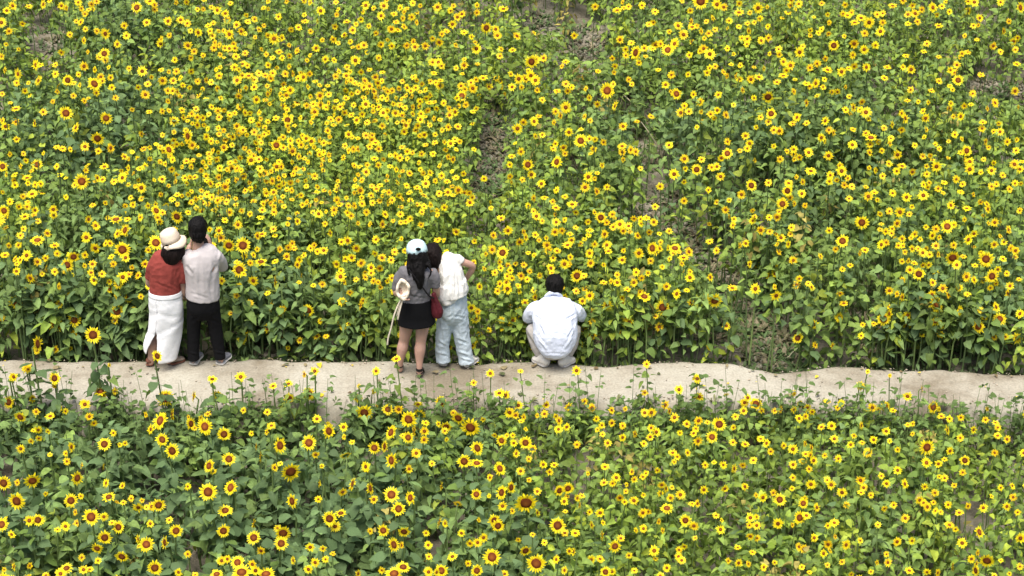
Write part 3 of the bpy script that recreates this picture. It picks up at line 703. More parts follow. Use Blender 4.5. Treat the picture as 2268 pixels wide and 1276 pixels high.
# cream hat held at the left side with its long ribbons
hx = empty('sun_hat', w.P(890, 645, -.2)); ho = np.array(hx.location); tag(hx, 'floppy cream sun hat with long ribbons held by the capped woman', 'hat')
hc = w.P(891, 641, -.18); ax = np.array([.35, -.85, .25]); ax /= np.linalg.norm(ax); s1 = np.cross([0, 0, 1.0], ax); s1 /= np.linalg.norm(s1); s2 = np.cross(ax, s1)
hb = rings_mesh('crown', [hat_ring(-.03, .03, .004), hat_ring(-.028, .045, .006), hat_ring(-.01, .052, .008), hat_ring(.02, .058, .01)], hc - ax * .034, M_CREAM, hx, ho)
def fl(z, rad, wv): return [hc + ax * (z + wv * math.sin(3 * th + .6) + wv * .8 * math.sin(7 * th)) + (s1 * math.cos(th) * .82 + s2 * math.sin(th) * 1.22) * rad * (1 + .03 * math.sin(4 * th + 1)) for th in np.linspace(0, 2 * math.pi, 64, endpoint=False)]
rings_mesh('brim', [fl(.02, .054, .003), fl(.026, .068, .006), fl(.024, .080, .006), fl(.018, .088, .009)], None, M_CREAM, hx, ho)
for pts in ([(889,662,-.2,1.8),(880,680,-.21,1.8),(872,702,-.22,1.7),(866,728,-.22,1.7),(860,748,-.22,1.7),(858,764,-.22,1.9)], [(892,664,-.2,1.8),(888,678,-.21,1.6),(884,694,-.22,1.6),(881,708,-.22,1.6)], [(888,664,-.2,1.6),(883,684,-.2,1.4),(879,700,-.2,1.4)]):
    V, F = loft([w.node(a, b, c, d, .003) for a, b, c, d in pts], 6); link('ribbon', np_mesh('ribbon', V - ho, F, mats=(M_CREAM,)), hx)

# ---- 4: woman in white blouse and bleached jeans, leaning over, elbow out
w = Who(1012, 809, 'person in white blouse and pale bleached jeans leaning left, right elbow out')
w.skin += [w.tube([(1004,690,0,30,.11),(1003,665,0,27,.10),(1000,635,.01,25,.09),(995,605,.03,25,.09),(988,585,.06,22,.08),(981,577,.08,12,.055)]),
  w.limb([(1008,578,.03,8.5),(1022,580,.04,8.5),(1038,585,.06,8),(1047,590,.08,7.2),(1044,600,.10,7),(1036,612,.14,6),(1031,620,.18,5)]),
  w.limb([(974,588,.05,10),(968,605,.12,9),(966,625,.2,8),(964,622,.3,6)]),
  w.limb([(988,700,0,17),(983,735,.02,13),(981,765,0,12),(981,797,-.01,8)]), w.limb([(1018,700,0,17),(1024,735,.02,13),(1030,765,0,12),(1037,797,-.01,8)])]
w.hand(w.P(1030, 622, .2), (-.5, .8, -.2), (-.5, -.2, .8), 1, .5); w.hand(w.P(963, 621, .32), (.1, 1, .2), (0, .2, -1), -1, .6)
w.head(w.P(959, 563, .12), (-.18, .92, -.3), (-.22, .1, .97), .97, w.P(978, 579, .09))
w.finish()
fused('white_blouse', [w.tube([(1006,650,-.02,32,.145),(1004,640,-.02,33,.14),(1002,625,-.01,29.5,.13),(1000,605,.0,27,.12),(996,588,.03,24.5,.11),(991,576,.06,19,.085),(984,572,.08,14,.065)], round_caps=(.12, .3)),
  w.tube([(990,635,-.07,20,.07),(989,655,-.09,19,.055),(994,672,-.09,15,.045)], round_caps=(.3, .15)), w.tube([(1024,620,-.03,10,.08),(1030,640,-.03,8,.08)], round_caps=(.3, .3)),
  w.limb([(1002,574,.03,11),(1013,575,.03,12.5),(1020,580,.035,12)], round_caps=(.5, .15)), w.limb([(980,580,.05,12),(974,590,.08,12),(972,600,.11,11)], round_caps=(.5, .2))],
  .0075, M_BLOUSE, w.root, w.o, 3, wr(w, (1003,595,1006,662,-.16,.012,.013),(997,600,990,670,-.16,.014,-.010),(1012,605,1020,655,-.14,.014,-.011),(985,600,981,665,-.12,.012,.009),(1018,600,1030,648,-.1,.012,.009),(1004,572,1012,600,-.1,.01,-.010),(975,610,972,655,-.08,.012,-.008)), .010, 11, (1, 1, 2.5))
fused('pale_jeans', [w.tube([(1004,655,0,29,.112),(1004,675,0,31,.125),(1003,695,0,32,.125)]),
  w.limb([(989,690,0,19),(985,720,.0,18),(981,750,0,16.5),(980,780,0,15.5),(982,802,-.02,16)], round_caps=(.5, .12)),
  w.limb([(1017,690,0,19.5),(1020,720,.0,19),(1024,750,0,18),(1029,780,-.01,17),(1034,804,-.03,18)], round_caps=(.5, .12))],
  .008, M_JEAN, w.root, w.o, 3, wr(w, (1003,680,1003,712,-.12,.012,-.010),(990,705,1003,698,-.12,.012,-.007),(1030,705,1008,700,-.12,.012,-.007),(970,780,992,786,-.09,.012,.009),(1014,778,1040,786,-.1,.012,.009),(970,760,990,768,-.09,.012,-.008),(1012,752,1036,762,-.1,.012,-.008),(980,725,986,760,-.1,.012,.006),(1018,720,1024,760,-.1,.014,.006),(1020,792,1046,799,-.1,.01,.009)), .007, 12)
fused('hair', [w.ball(959, 560, .10, (.094, .105, .098)), w.tube([(960,566,.05,17,.06),(961,580,.03,16,.05),(959,590,.02,12,.035)]), w.tube([(947,575,.04,7,.04),(949,588,.02,6,.03)])], .0075, M_HAIR_BROWN, w.root, w.o, 2, (), .009, 17, (1, 1, 3))
w.shoe((981, 811), (988, 793), 'trainer', M_SHOEW, M_SHOEW, .048, .042); w.shoe((1034, 815), (1054, 795), 'trainer', M_SHOEW, M_SHOEW, .05, .045)

# ---- 5: man squatting
w = Who(1226, 805, 'person squatting on the path in pale blue shirt, seen from behind')
w.skin += [w.tube([(1228,764,-.08,28,.09),(1229,745,-.06,34,.12),(1229,710,.0,36,.12),(1227,685,.08,36,.11),(1227,668,.13,30,.08),(1228,655,.16,14,.06)]),
  w.limb([(1190,690,.1,12),(1174,700,.16,11),(1167,708,.22,9),(1175,712,.30,7.5),(1195,716,.36,6)]),
  w.limb([(1266,690,.1,12),(1282,698,.16,11),(1290,704,.22,9),(1282,708,.30,7.5),(1262,714,.36,6)]),
  w.limb([(1214,766,-.05,15),(1197,748,.03,14),(1180,731,.10,12),(1182,742,.10,11),(1188,765,.05,12),(1197,790,.03,8)]),
  w.limb([(1243,766,-.05,15),(1259,748,.03,14),(1272,731,.10,12),(1271,742,.10,11),(1265,765,.05,12),(1256,790,.03,8)])]
w.hand(w.P(1198, 716, .38), (1, .5, 0), (0, .3, -1), 1, .6); w.hand(w.P(1259, 714, .38), (-1, .5, 0), (0, .3, -1), -1, .6)
w.head(w.P(1229, 633, .20), (0, .9, -.42), (0, .42, .9), 1.02, w.P(1228, 655, .16))
w.finish()
fused('pale_blue_shirt', [w.tube([(1230,789,-.16,24,.06),(1230,778,-.15,36,.11),(1230,756,-.11,47,.145),(1230,732,-.08,48.5,.155),(1229,708,-.03,49,.15),(1228,688,.05,49,.14),(1227,674,.10,42,.12),(1226,664,.14,30,.09),(1226,655,.165,17,.07)], round_caps=(.3, .3)),
  w.limb([(1196,682,.08,17),(1183,688,.11,17.5),(1175,697,.15,16.5),(1169,705,.19,14)], round_caps=(.5, .2)), w.limb([(1258,682,.08,17),(1273,688,.11,17),(1283,696,.15,15.5),(1289,703,.2,12)], round_caps=(.5, .2))],
  .0085, M_BLUE, w.root, w.o, 4, wr(w, (1196,676,1220,704,0,.011,-.006),(1256,674,1238,702,0,.011,-.006),(1188,686,1214,704,0,.009,-.007),(1268,684,1244,702,0,.009,-.006),(1212,664,1222,690,0,.008,-.004),(1242,664,1234,690,0,.008,-.004),(1196,722,1204,744,0,.010,-.008),(1184,700,1204,712,-.06,.012,-.010),(1276,696,1254,708,-.06,.012,-.010),(1194,752,1210,772,-.2,.012,.009),(1266,748,1252,770,-.2,.012,.009),(1268,730,1258,748,-.18,.010,-.008),(1224,700,1226,770,-.2,.03,.004),(1204,782,1250,784,-.2,.010,-.004)), .007, 9)
V, F = w.limb([(1209,657,.13,4.2),(1217,650,.105,4.6),(1226,648,.10,4.8),(1235,650,.105,4.6),(1243,657,.13,4.2)], 10); link('collar', np_mesh('collar', V - w.o, F, mats=(M_BLUE,)), w.root)
fused('stone_trousers', [w.tube([(1230,790,-.10,24,.07),(1229,778,-.08,34,.11),(1229,765,-.05,36,.13)], round_caps=(.5, .5)),
  w.limb([(1214,768,-.06,19),(1197,749,.02,18),(1180,731,.09,15.5)]), w.limb([(1180,731,.09,15.5),(1183,745,.08,15),(1190,768,.05,14),(1197,785,.03,12)], round_caps=(.5, .2)),
  w.limb([(1244,768,-.06,19),(1260,749,.02,18),(1272,731,.09,15.5)]), w.limb([(1272,731,.09,15.5),(1270,745,.08,15),(1264,768,.05,14),(1257,785,.03,12)], round_caps=(.5, .2))],
  .0085, M_BEIGE, w.root, w.o, 3, wr(w, (1165,735,1180,760,0,.012,-.007),(1285,740,1272,762,0,.012,-.006)), .004, 10)
fused('hair', [w.ball(1229.5, 628, .19, (.100, .105, .095)), w.ball(1229.5, 638, .15, (.088, .07, .06))], .008, M_HAIR, w.root, w.o, 2, (), .010, 17, (1, 1, 2.5))
w.shoe((1210, 812), (1184, 797), 'shoe', M_SHOEW, M_SOLE, .056, .068); w.shoe((1244, 813), (1268, 798), 'shoe', M_SHOEW, M_SOLE, .056, .068)
# ------------------------------------------------------------------ the sunflowers
# surveyed flower heads of the photograph: x, y, width in its pixels and which way each one faces
HEADS = """1165,1114,46d 644,1045,42d 1188,1248,41c 535,1268,39u 1042,947,39d 2073,674,38r 367,882,37c 355,932,37l 461,1090,37c 1090,1234,37c 37,1110,36c 589,1272,36u 873,1271,36u 202,1145,35c 454,945,34c 620,987,34r 627,1181,34d 905,929,34c 1235,1164,34c 206,742,34c 83,762,34R 1552,3,34c 381,999,33r 72,1065,33d 511,1080,33l 807,914,33d 867,1020,33l 867,1096,33c 271,553,33c 38,670,33d 538,544,33c 684,981,32c 2053,991,32c 2186,1242,32d 1345,201,32c 8,1070,31c 324,1206,31c 343,1258,31c 728,955,31r 647,1110,31l 730,1149,31c 866,958,31l 1057,993,31r 872,1207,31r 181,402,31c 345,538,31c 165,708,31c 124,720,31d 530,598,31c 602,677,31L 1468,681,31c 2110,571,31d 2184,574,31c 259,690,30c 610,623,30L 1583,666,30d 209,186,30r 1408,117,30l 157,1109,29c 4,1162,29c 232,1191,29c 484,876,29b 623,1204,29c 562,1191,29c 499,1131,29u 1015,926,29d 909,1103,29l 883,1127,29c 1028,1022,29c 1111,1091,29l 978,1264,29c 893,1256,29u 1593,940,29c 146,251,29c 222,867,28u 381,919,28R 359,974,28r 231,984,28c 171,1059,28r 351,1119,28c 390,1176,28c 365,1202,28l 270,1233,28d 496,962,28c 507,1017,28c 463,1032,28l 781,1072,28R 495,1176,28c 526,1246,28c 1107,1038,28r 83,532,28u 1445,550,28l 1909,493,28c 2197,612,28c 1957,707,28c 216,307,28d 1674,895,27c 1771,1147,27c 257,486,27u 277,510,27l 392,480,27d 149,587,27c 507,544,27d 682,688,27d 1113,560,27c 1278,611,27c 1427,657,27u 1866,534,27c 2098,502,27c 2167,724,27l 2214,707,27c 1701,215,27d 416,302,27l 1177,137,27c 1286,312,27c 19,891,26c 45,924,26d 241,1101,26u 84,1152,26c 262,1168,26r 147,1259,26u 429,878,26L 423,939,26r 684,872,26c 578,1012,26L 562,1160,26L 480,1272,26u 976,892,26c 930,917,26b 917,955,26R 829,992,26c 852,989,26R 820,1082,26R 1056,1026,26u 1164,981,26c 1132,1080,26r 1095,1153,26c 1103,1165,26c 849,1175,26c 895,1178,26d 1164,1220,26d 1056,1264,26c 1477,1126,26u 1362,1210,26c 2067,902,26c 1727,1107,26c 2169,1179,26r 2035,607,26c 121,838,26c 71,430,25u 191,526,25c 163,569,25d 272,614,25c 348,789,25r 754,613,25c 1495,550,25u 1564,660,25R 1993,470,25c 2072,712,25d 2126,689,25R 1918,249,25c 2045,433,25c 303,17,25c 233,75,25r 607,86,25c 40,164,25l 235,262,25c 374,332,25r 1494,97,25l 1479,111,25c 1253,238,25c 1233,359,25l 1169,365,25c 188,896,24c 306,1124,24d 65,1153,24c 215,1215,24d 134,1271,24c 765,1009,24b 742,1166,24c 904,969,24c 988,945,24d 1106,871,24u 810,1034,24l 973,1157,24L 1577,968,24c 1258,1082,24c 1334,1186,24L 1518,1153,24c 1449,1220,24c 1767,749,24l 2052,1025,24c 1723,1160,24c 2110,1255,24R 2161,1264,24R 2260,1192,24c 313,416,24c 9,467,24c 346,467,24r 211,550,24d 59,566,24c 561,622,24d 578,580,24u 1124,640,24c 1331,482,24c 1345,676,24d 1267,453,24u 1664,411,24c 1744,423,24c 1733,452,24c 1514,571,24u 1714,591,24l 1705,613,24r 1499,651,24l 1673,640,24c 1719,655,24d 2145,531,24l 2009,722,24d 1970,695,24R 2206,680,24r 2253,749,24c 1929,305,24u 2074,369,24c 1864,379,24c 1572,120,24c 1498,208,24c 1493,386,24c 1796,379,24u 1023,213,24c 1146,285,24c 1925,50,24c 334,951,23l 158,990,23R 640,882,23d 755,1137,23u 566,1264,23c 859,907,23c 1129,914,23c 1119,875,23c 1111,976,23c 1055,1095,23c 1002,1233,23u 978,1077,23L 1239,1087,23c 1341,1267,23c 2122,178,23c 1890,238,23r 2005,262,23r 2141,334,23c 2148,375,23c 1771,116,23c 1847,101,23c 1708,252,23c 1611,340,23c 1543,376,23c 470,840,23u 533,835,23c 332,3,23u 231,119,23c 315,158,23c 79,144,23l 85,179,23l 150,178,23c 168,283,23l 385,268,23c 637,266,23c 612,322,23c 556,355,23c 82,365,23c 6,369,23c 271,394,23c 1077,62,23c 1055,108,23c 1115,20,23u 787,134,23c 1149,175,23c 1176,168,23c 1362,235,23R 1303,392,23c 1588,10,23c 1679,18,23c 1907,40,23u 2066,17,23c 2260,17,23r 1803,719,22c 1756,995,22c 1961,900,22c 2098,953,22R 2137,1020,22c 1796,1073,22c 1865,1091,22c 2004,1072,22r 1779,1115,22c 1662,1147,22c 2131,1203,22c 1874,1207,22c 55,480,22u 260,518,22l 121,544,22u 262,630,22c 67,616,22d 499,414,22c 580,519,22u 799,676,22R 536,752,22c 1296,415,22c 1257,543,22u 1250,585,22c 1373,497,22c 1306,655,22c 1415,561,22c 1526,558,22r 1528,615,22c 1622,638,22u 1952,542,22l 2141,613,22l 2064,653,22c 2259,695,22l 2247,364,22c 1277,821,22c 3,50,22c 508,76,22c 186,147,22r 525,178,22c 551,168,22u 35,241,22u 245,328,22r 60,394,22u 1367,23,22u 1514,77,22c 1186,132,22c 1186,178,22c 1637,28,22u 1893,50,22u 1950,70,22c 1533,60,22u 1892,97,22d 111,922,21u 235,1070,21l 336,1122,21c 306,1194,21l 185,1262,21c 793,882,21c 761,946,21c 568,989,21L 578,1220,21d 687,1212,21c 559,1250,21c 683,1261,21c 698,1246,21c 940,955,21c 1148,898,21c 922,1004,21c 1113,1121,21c 1071,1191,21c 949,1267,21c 1238,932,21r 1504,863,21c 1549,879,21c 1473,897,21c 1443,914,21c 1494,925,21c 1547,932,21c 1546,977,21c 1507,1096,21c 1404,1109,21c 1424,1136,21c 1329,1136,21c 1274,1181,21u 1537,1165,21c 1596,1173,21c 1309,1240,21c 1859,703,21c 1544,839,21c 1906,855,21c 2010,878,21c 1932,903,21c 1922,1003,21c 1906,1064,21c 1841,1074,21c 1690,1102,21c 1809,1124,21r 1786,1142,21u 2103,1163,21u 1987,1200,21c 1834,1206,21d 1780,1216,21c 2014,1264,21u 1626,1038,21r 1848,1158,21u 2088,639,21c 1864,159,21c 2204,228,21r 2128,258,21l 1888,321,21c 1988,343,21d 1998,368,21u 1923,435,21c 2008,437,21c 1833,155,21u 1681,171,21u 1807,185,21l 1735,168,21u 1551,226,21l 1508,250,21c 1765,260,21l 1828,268,21l 1516,352,21c 1835,345,21c 30,835,21r 58,816,21c 709,212,21c 188,325,21c 613,369,21c 1047,196,21c 810,231,21c 2158,5,21c 46,994,20c 145,1166,20c 31,1255,20l 395,1268,20r 601,943,20u 759,1090,20d 708,1072,20L 491,1242,20c 793,1271,20r 702,928,20c 883,907,20c 834,902,20R 926,896,20u 906,1039,20r 1058,1202,20c 1014,1116,20b 1260,902,20c 1454,957,20c 1490,1003,20u 1340,1034,20u 1365,1058,20c 1271,1222,20R 1559,1085,20c 118,464,20c 212,500,20r 278,571,20c 45,576,20l 11,565,20u 208,621,20c 284,660,20r 132,673,20c 706,474,20c 847,497,20r 527,498,20c 770,533,20c 789,550,20d 779,571,20c 822,593,20c 757,668,20c 592,728,20c 1015,421,20c 1188,479,20c 1125,511,20c 1151,536,20d 1220,594,20c 1339,519,20c 1344,543,20c 1367,626,20c 1311,692,20c 1292,731,20c 1044,682,20c 1054,707,20c 1136,710,20c 1721,481,20d 1685,510,20c 1730,527,20c 1388,703,20c 1460,724,20c 2188,463,20r 2141,462,20u 2119,587,20c 2010,698,20c 1869,672,20u 1919,149,20l 1914,110,20c 2018,154,20c 2248,202,20c 2050,262,20c 2148,358,20c 2196,378,20c 1558,108,20c 1751,145,20c 1663,176,20c 1608,255,20r 1726,290,20c 1819,305,20c 1596,391,20c 1791,338,20c 1747,406,20u 697,822,20c 605,855,20u 639,850,20u 28,13,20r 96,10,20l 481,23,20c 372,47,20c 439,72,20c 416,101,20c 710,24,20c 360,179,20c 322,210,20c 672,171,20c 643,200,20c 12,280,20c 77,273,20l 648,335,20c 690,313,20c 231,369,20u 466,407,20r 513,374,20c 586,385,20c 810,12,20c 850,13,20c 844,35,20c 969,16,20c 973,94,20d 1145,80,20r 1452,99,20d 1502,57,20c 971,138,20c 1070,173,20u 1164,174,20c 849,250,20c 1008,248,20r 1183,269,20c 1260,293,20c 1378,324,20u 1177,387,20c 943,407,20c 1877,34,20u 2027,30,20c 2079,57,20u 1977,13,20u 1656,881,19c 1649,892,19c 1647,910,19c 1772,896,19c 1788,903,19d 1770,927,19c 1729,907,19L 1698,982,19l 1848,972,19c 1797,992,19R 2104,999,19c 1802,1020,19c 1988,1042,19c 1676,1164,19c 2037,1108,19c 2178,1125,19c 2230,1122,19c 2005,1148,19c 1824,1226,19c 1636,1247,19c 196,486,19r 105,517,19r 83,580,19c 202,604,19u 285,608,19u 243,641,19c 165,740,19b 321,585,19r 798,422,19c 853,475,19r 663,576,19r 717,555,19c 800,583,19c 846,571,19c 625,685,19c 731,516,19R 992,426,19c 1041,449,19c 1199,407,19c 1322,424,19r 1231,460,19u 1110,483,19u 1232,492,19c 1229,514,19c 1090,553,19c 1215,556,19c 1154,611,19c 1062,635,19r 1107,629,19l 1308,583,19c 1378,576,19c 1313,743,19c 1185,659,19r 1163,671,19c 1642,431,19c 1746,541,19R 1757,577,19c 1404,626,19c 1573,614,19r 1531,671,19u 2106,455,19c 1987,495,19c 2065,522,19c 2203,493,19c 2044,560,19c 2202,542,19c 1970,644,19c 1998,658,19r 1971,680,19u 2189,822,19c 1776,429,19c 833,822,19c 1086,827,19c 697,248,19c 496,327,19c 1002,54,19c 919,104,19c 1028,145,19c 1380,280,19c 998,318,19c 811,381,19c 72,883,18r 181,1031,18L 1180,994,18c 1022,1181,18c 1041,1204,18d 1210,897,18c 1311,903,18c 1206,917,18c 1237,951,18c 1255,946,18c 1355,937,18c 1521,939,18c 1440,968,18c 1485,1103,18c 1425,1171,18c 1477,1258,18c 1503,1233,18c 1609,722,18c 1685,972,18u 1290,667,18c 1607,465,18c 2066,626,18c 2200,102,18c 2252,142,18u 1926,338,18r 2215,292,18c 2259,375,18c 2186,453,18r 1735,137,18c 1721,182,18u 1651,301,18c 1660,318,18c 1588,369,18c 674,829,18l 400,44,18c 325,50,18c 179,49,18l 524,55,18c 355,97,18c 260,98,18c 221,126,18c 700,107,18c 563,193,18c 710,233,18c 568,221,18c 426,322,18c 678,307,18c 359,397,18c 1013,38,18c 1098,65,18c 867,65,18c 942,102,18c 1373,88,18c 1204,129,18c 1134,193,18c 1474,188,18c 767,168,18c 790,266,18c 876,251,18c 931,265,18c 996,255,18c 772,298,18c 824,310,18c 1248,327,18d 1397,332,18l 1603,16,18c 2170,40,18c 1686,90,18c 2223,69,18r 2245,92,18d 2042,861,17R 2103,928,17c 2128,925,17c 2127,970,17c 2203,1003,17c 1907,1091,17u 2092,1059,17c 2048,1078,17c 2100,1118,17c 2144,1121,17c 2020,1198,17c 2053,1267,17d 1857,1016,17c 1602,1030,17c 22,447,17c 188,565,17c 154,655,17r 121,602,17c 255,710,17c 482,444,17c 746,443,17c 740,465,17c 812,470,17c 491,622,17c 651,550,17u 688,550,17c 756,536,17c 866,576,17c 842,684,17c 702,745,17c 703,777,17c 1358,503,17c 1312,713,17c 1153,718,17r 1462,413,17c 1702,405,17c 1432,483,17u 1719,518,17r 1572,535,17u 1587,555,17l 1639,544,17L 1441,578,17c 1660,585,17r 1409,603,17c 1998,529,17c 2073,507,17c 2216,492,17R 2239,550,17c 2112,543,17c 2202,747,17l 1889,122,17c 1892,147,17d 1965,149,17u 2114,161,17l 1909,226,17d 1976,276,17r 1997,288,17d 1927,320,17c 2175,285,17c 2177,271,17u 2231,314,17c 2183,314,17r 1986,379,17c 2118,397,17c 2196,413,17c 1977,428,17c 1870,410,17c 1742,156,17d 1794,150,17c 1810,141,17c 1487,166,17c 1786,185,17u 1574,253,17c 1702,270,17c 1714,288,17c 1836,288,17c 1611,314,17c 1576,371,17c 1758,331,17c 1839,388,17c 1837,402,17c 1591,210,17c 1432,807,17c 275,57,17c 280,79,17c 503,44,17c 617,37,17c 474,106,17c 372,201,17c 519,149,17c 632,164,17c 600,174,17c 694,231,17c 627,235,17c 35,270,17c 437,260,17c 218,335,17c 643,312,17c 667,321,17c 623,369,17r 538,288,17c 563,293,17c 912,38,17c 1028,72,17u 901,101,17c 1272,79,17c 1318,15,17c 1427,107,17c 1253,137,17u 958,138,17c 978,146,17c 1043,183,17c 1083,192,17c 1323,231,17d 993,282,17c 1159,271,17d 810,300,17c 839,330,17c 902,336,17c 886,350,17c 1154,336,17c 1408,336,17c 978,389,17c 2032,48,17c 1915,74,17c 1702,84,17c 1655,86,17c 80,912,16c 134,904,16l 230,876,16r 254,867,16c 323,919,16l 86,971,16d 251,959,16c 148,1022,16c 170,1159,16c 248,1158,16u 181,1235,16c 217,1242,16c 66,1253,16r 460,917,16u 592,913,16c 705,1106,16c 721,1239,16c 1037,1248,16c 950,1233,16c 1295,889,16c 1321,928,16c 1333,942,16c 1379,943,16c 1541,950,16c 1426,983,16c 1278,985,16c 1500,1012,16c 1562,1030,16c 1424,1056,16c 1405,1062,16c 1284,1119,16L 1586,1142,16u 1405,1264,16u 1863,893,16c 1629,923,16c 1736,987,16c 1832,889,16u 60,458,16c 33,410,16c 282,486,16u 354,491,16c 41,543,16c 234,539,16l 101,572,16c 226,607,16c 260,655,16c 103,594,16L 4,705,16c 822,433,16c 530,634,16c 703,557,16c 765,574,16c 822,605,16c 874,558,16c 554,671,16c 846,668,16c 714,630,16c 775,648,16d 549,740,16b 664,754,16c 760,726,16u 1182,439,16r 1206,438,16u 1160,514,16r 1225,572,16c 1096,604,16c 1109,594,16c 1123,612,16c 1134,616,16c 1130,599,16c 1168,619,16c 1102,645,16c 1337,626,16u 1356,475,16c 1317,541,16c 1276,645,16c 1149,688,16c 1058,690,16c 1111,709,16c 1251,436,16u 1750,438,16d 1515,445,16c 1451,458,16c 1667,489,16c 1753,504,16c 1421,616,16d 1389,641,16u 1970,468,16c 1976,507,16l 1990,544,16c 2112,498,16c 2026,519,16c 2059,564,16c 2159,588,16u 2057,587,16d 2025,583,16u 1987,651,16l 2227,746,16c 2180,705,16d 1935,717,16u 2017,199,16c 2173,166,16u 1971,318,16r 2053,386,16c 2091,405,16u 2078,418,16c 2236,419,16c 1861,367,16c 1527,122,16c 1603,160,16r 1638,176,16c 1758,203,16r 1758,341,16d 1728,353,16c 1645,200,16r 1422,12,16c 2216,5,16c 145,911,15r 230,1033,15L 38,1069,15c 539,909,15c 1428,870,15c 1463,1093,15c 1306,1134,15c 1707,1000,15c 1952,1054,15c 2254,1135,15c 1677,1192,15c 2210,947,15c 2259,1255,15c 524,655,15c 1344,493,15c 1047,766,15c 1569,421,15c 1482,512,15c 1999,620,15c 1049,848,15c 471,80,15c 498,107,15c 543,118,15c 679,234,15c 313,297,15r 998,24,15c 1392,15,15c 1201,299,15c 819,325,15c 921,288,15c 1072,396,15c 2156,57,15c 1955,30,15c 1943,32,15c 1955,50,15c 1643,85,15c 1855,903,14c 1865,1245,14c 1776,1256,14c 312,657,14c 52,507,14c 607,458,14c 670,454,14c 841,445,14c 722,745,14u 1224,447,14c 1170,456,14c 1173,601,14c 1182,643,14c 1435,605,14c 1378,660,14c 1521,643,14u 2073,605,14c 2230,606,14c 2257,619,14u 2206,628,14d 1880,152,14u 2000,149,14c 2063,201,14u 2249,110,14c 2103,240,14d 2026,322,14c 2221,388,14c 2132,408,14c 2207,408,14c 2046,114,14u 1828,130,14d 1584,147,14c 1524,165,14c 1823,193,14c 1670,217,14c 1685,260,14c 1515,403,14d 828,867,14r 121,855,14d 783,233,14c 897,239,14c 1318,309,14c 959,341,14c 1615,46,14c 2103,26,14c 277,982,13c 1609,874,13b 1506,959,13c 535,467,13c 696,543,13c 694,632,13u 772,717,13u 668,610,13L 1083,731,13c 2051,503,13c 2038,530,13c 2058,405,13c 1826,176,13c 1153,822,13u 1661,28,13c 638,771,12c 1759,873,11c 1922,823,11c 242,809,11r 2101,313,10c 795,855,10c 1971,832,9c"""
FORCE_NEAR = [(206,742),(83,762),(348,789),(122,838),(83,720)]
heads = []
for w in HEADS.split():
    a, b, c = w.split(','); heads.append((int(a), int(b), int(c[:-1]), c[-1]))
heads += [(878, 795, 20, 'u'), (62, 818, 17, 'c'), (26, 838, 18, 'r')]
heads.sort(key=lambda h: -h[2])
rr_ = random.Random(5)
taken = np.array([(h[0], h[1]) for h in heads], float)
extra = []
for j in range(8):
    for i in range(12):
        for _ in range(int(EXTRA[j, i] * (1.15 if j >= 4 else 2.1 if i < 6 else 1.4))):
            for _try in range(6):
                x = (i + rr_.random()) * 189; y = (j + rr_.random()) * 159.5
                if 780 < y < 905: continue
                if rr_.random() > .62 + .5 * float(fbm(np.array([x / 100.]), np.array([y / 70.]), 31, 1.5, 2)[0]): continue
                if np.min((taken[:, 0] - x) ** 2 + (taken[:, 1] - y) ** 2) < 90: continue
                if y < 780 and gap_cut(x, y + 60, y, False) > y: continue
                if y < 780 and any(((x - a) / c) ** 2 + ((y - b) / d) ** 2 < 1 for a, b, c, d in HOLLOWS): continue
                extra.append((x, y, rr_.uniform(11, 18.5) * (1.05 if y > 500 else .95), rr_.choice('cccxxxlrud')))
                taken = np.vstack([taken, [x, y]]); break
# beyond the edges of the photograph the field goes on
for _ in range(360):
    s_ = rr_.random()
    if s_ < .4: x, y = rr_.choice([rr_.uniform(-320, -5), rr_.uniform(2275, 2600)]), rr_.uniform(-80, 1400)
    elif s_ < .75: x, y = rr_.uniform(-300, 2600), rr_.uniform(-130, -4)
    else: x, y = rr_.uniform(-300, 2600), rr_.uniform(1282, 1400)
    if 770 < y < 905: continue
    extra.append((x, y, rr_.uniform(15, 34) * (1 if y > 0 else .75), rr_.choice('ccclrudx')))

def site(px, py, D_px, r):
    """height, base point and head point of a plant whose head shows at this pixel"""
    big = float(np.clip(gmap(BIG, px, py) + (D_px - 24) / 60.0 + r.uniform(-.12, .12), 0, 1))
    near = py > 905 or any(abs(px - a) < 6 and abs(py - b) < 6 for a, b in FORCE_NEAR)
    if not near and py > 770:
        near = at_z(px, py, Z_BACK + .12)[1] < y_far(at_z(px, py, 0)[0]) + .06
    zb = Z_FRONT if near else Z_BACK
    if near:
        h = .62 + .26 * big + r.uniform(-.06, .12)
        if py < 1010: h = max(.3, min(h, (py - 840) / 190.0 + .1))
        for _ in range(40):
            p = at_z(px, py, zb + h)
            if p[1] < y_near(p[0]) - .12: break
            h += .04
    else:
        h = .78 + .36 * big + r.uniform(-.08, .12)
        q0 = at_z(px, py, zb + h); h *= 1 + .16 * low_noise(q0[0], q0[1])
        for _ in range(40):
            p = at_z(px, py, zb + h)
            if p[1] > y_far(p[0]) + .13: break
            h *= .9
            if h < .1: break
        for _ in range(14):                                      # nobody stands in the furrows
            p = at_z(px, py, zb + h); bx, by = proj((p[0], p[1], zb))
            if h < .3 or not any(((bx - a) / c) ** 2 + ((by - b) / d) ** 2 < 1 for a, b, c, d in GAPS): break
            h *= .93
    p = at_z(px, py, zb + h)
    return near, zb, h, big, p

def stem_points(base, hp, n, R, r):
    attach = hp - n * R * .18
    neck = attach - n * R * .5 - np.array([0, 0, R * .45])
    mid = base * .5 + neck * .5 + np.array([r.uniform(-.03, .03), r.uniform(-.03, .03), 0])
    return [base, mid, neck, attach], neck

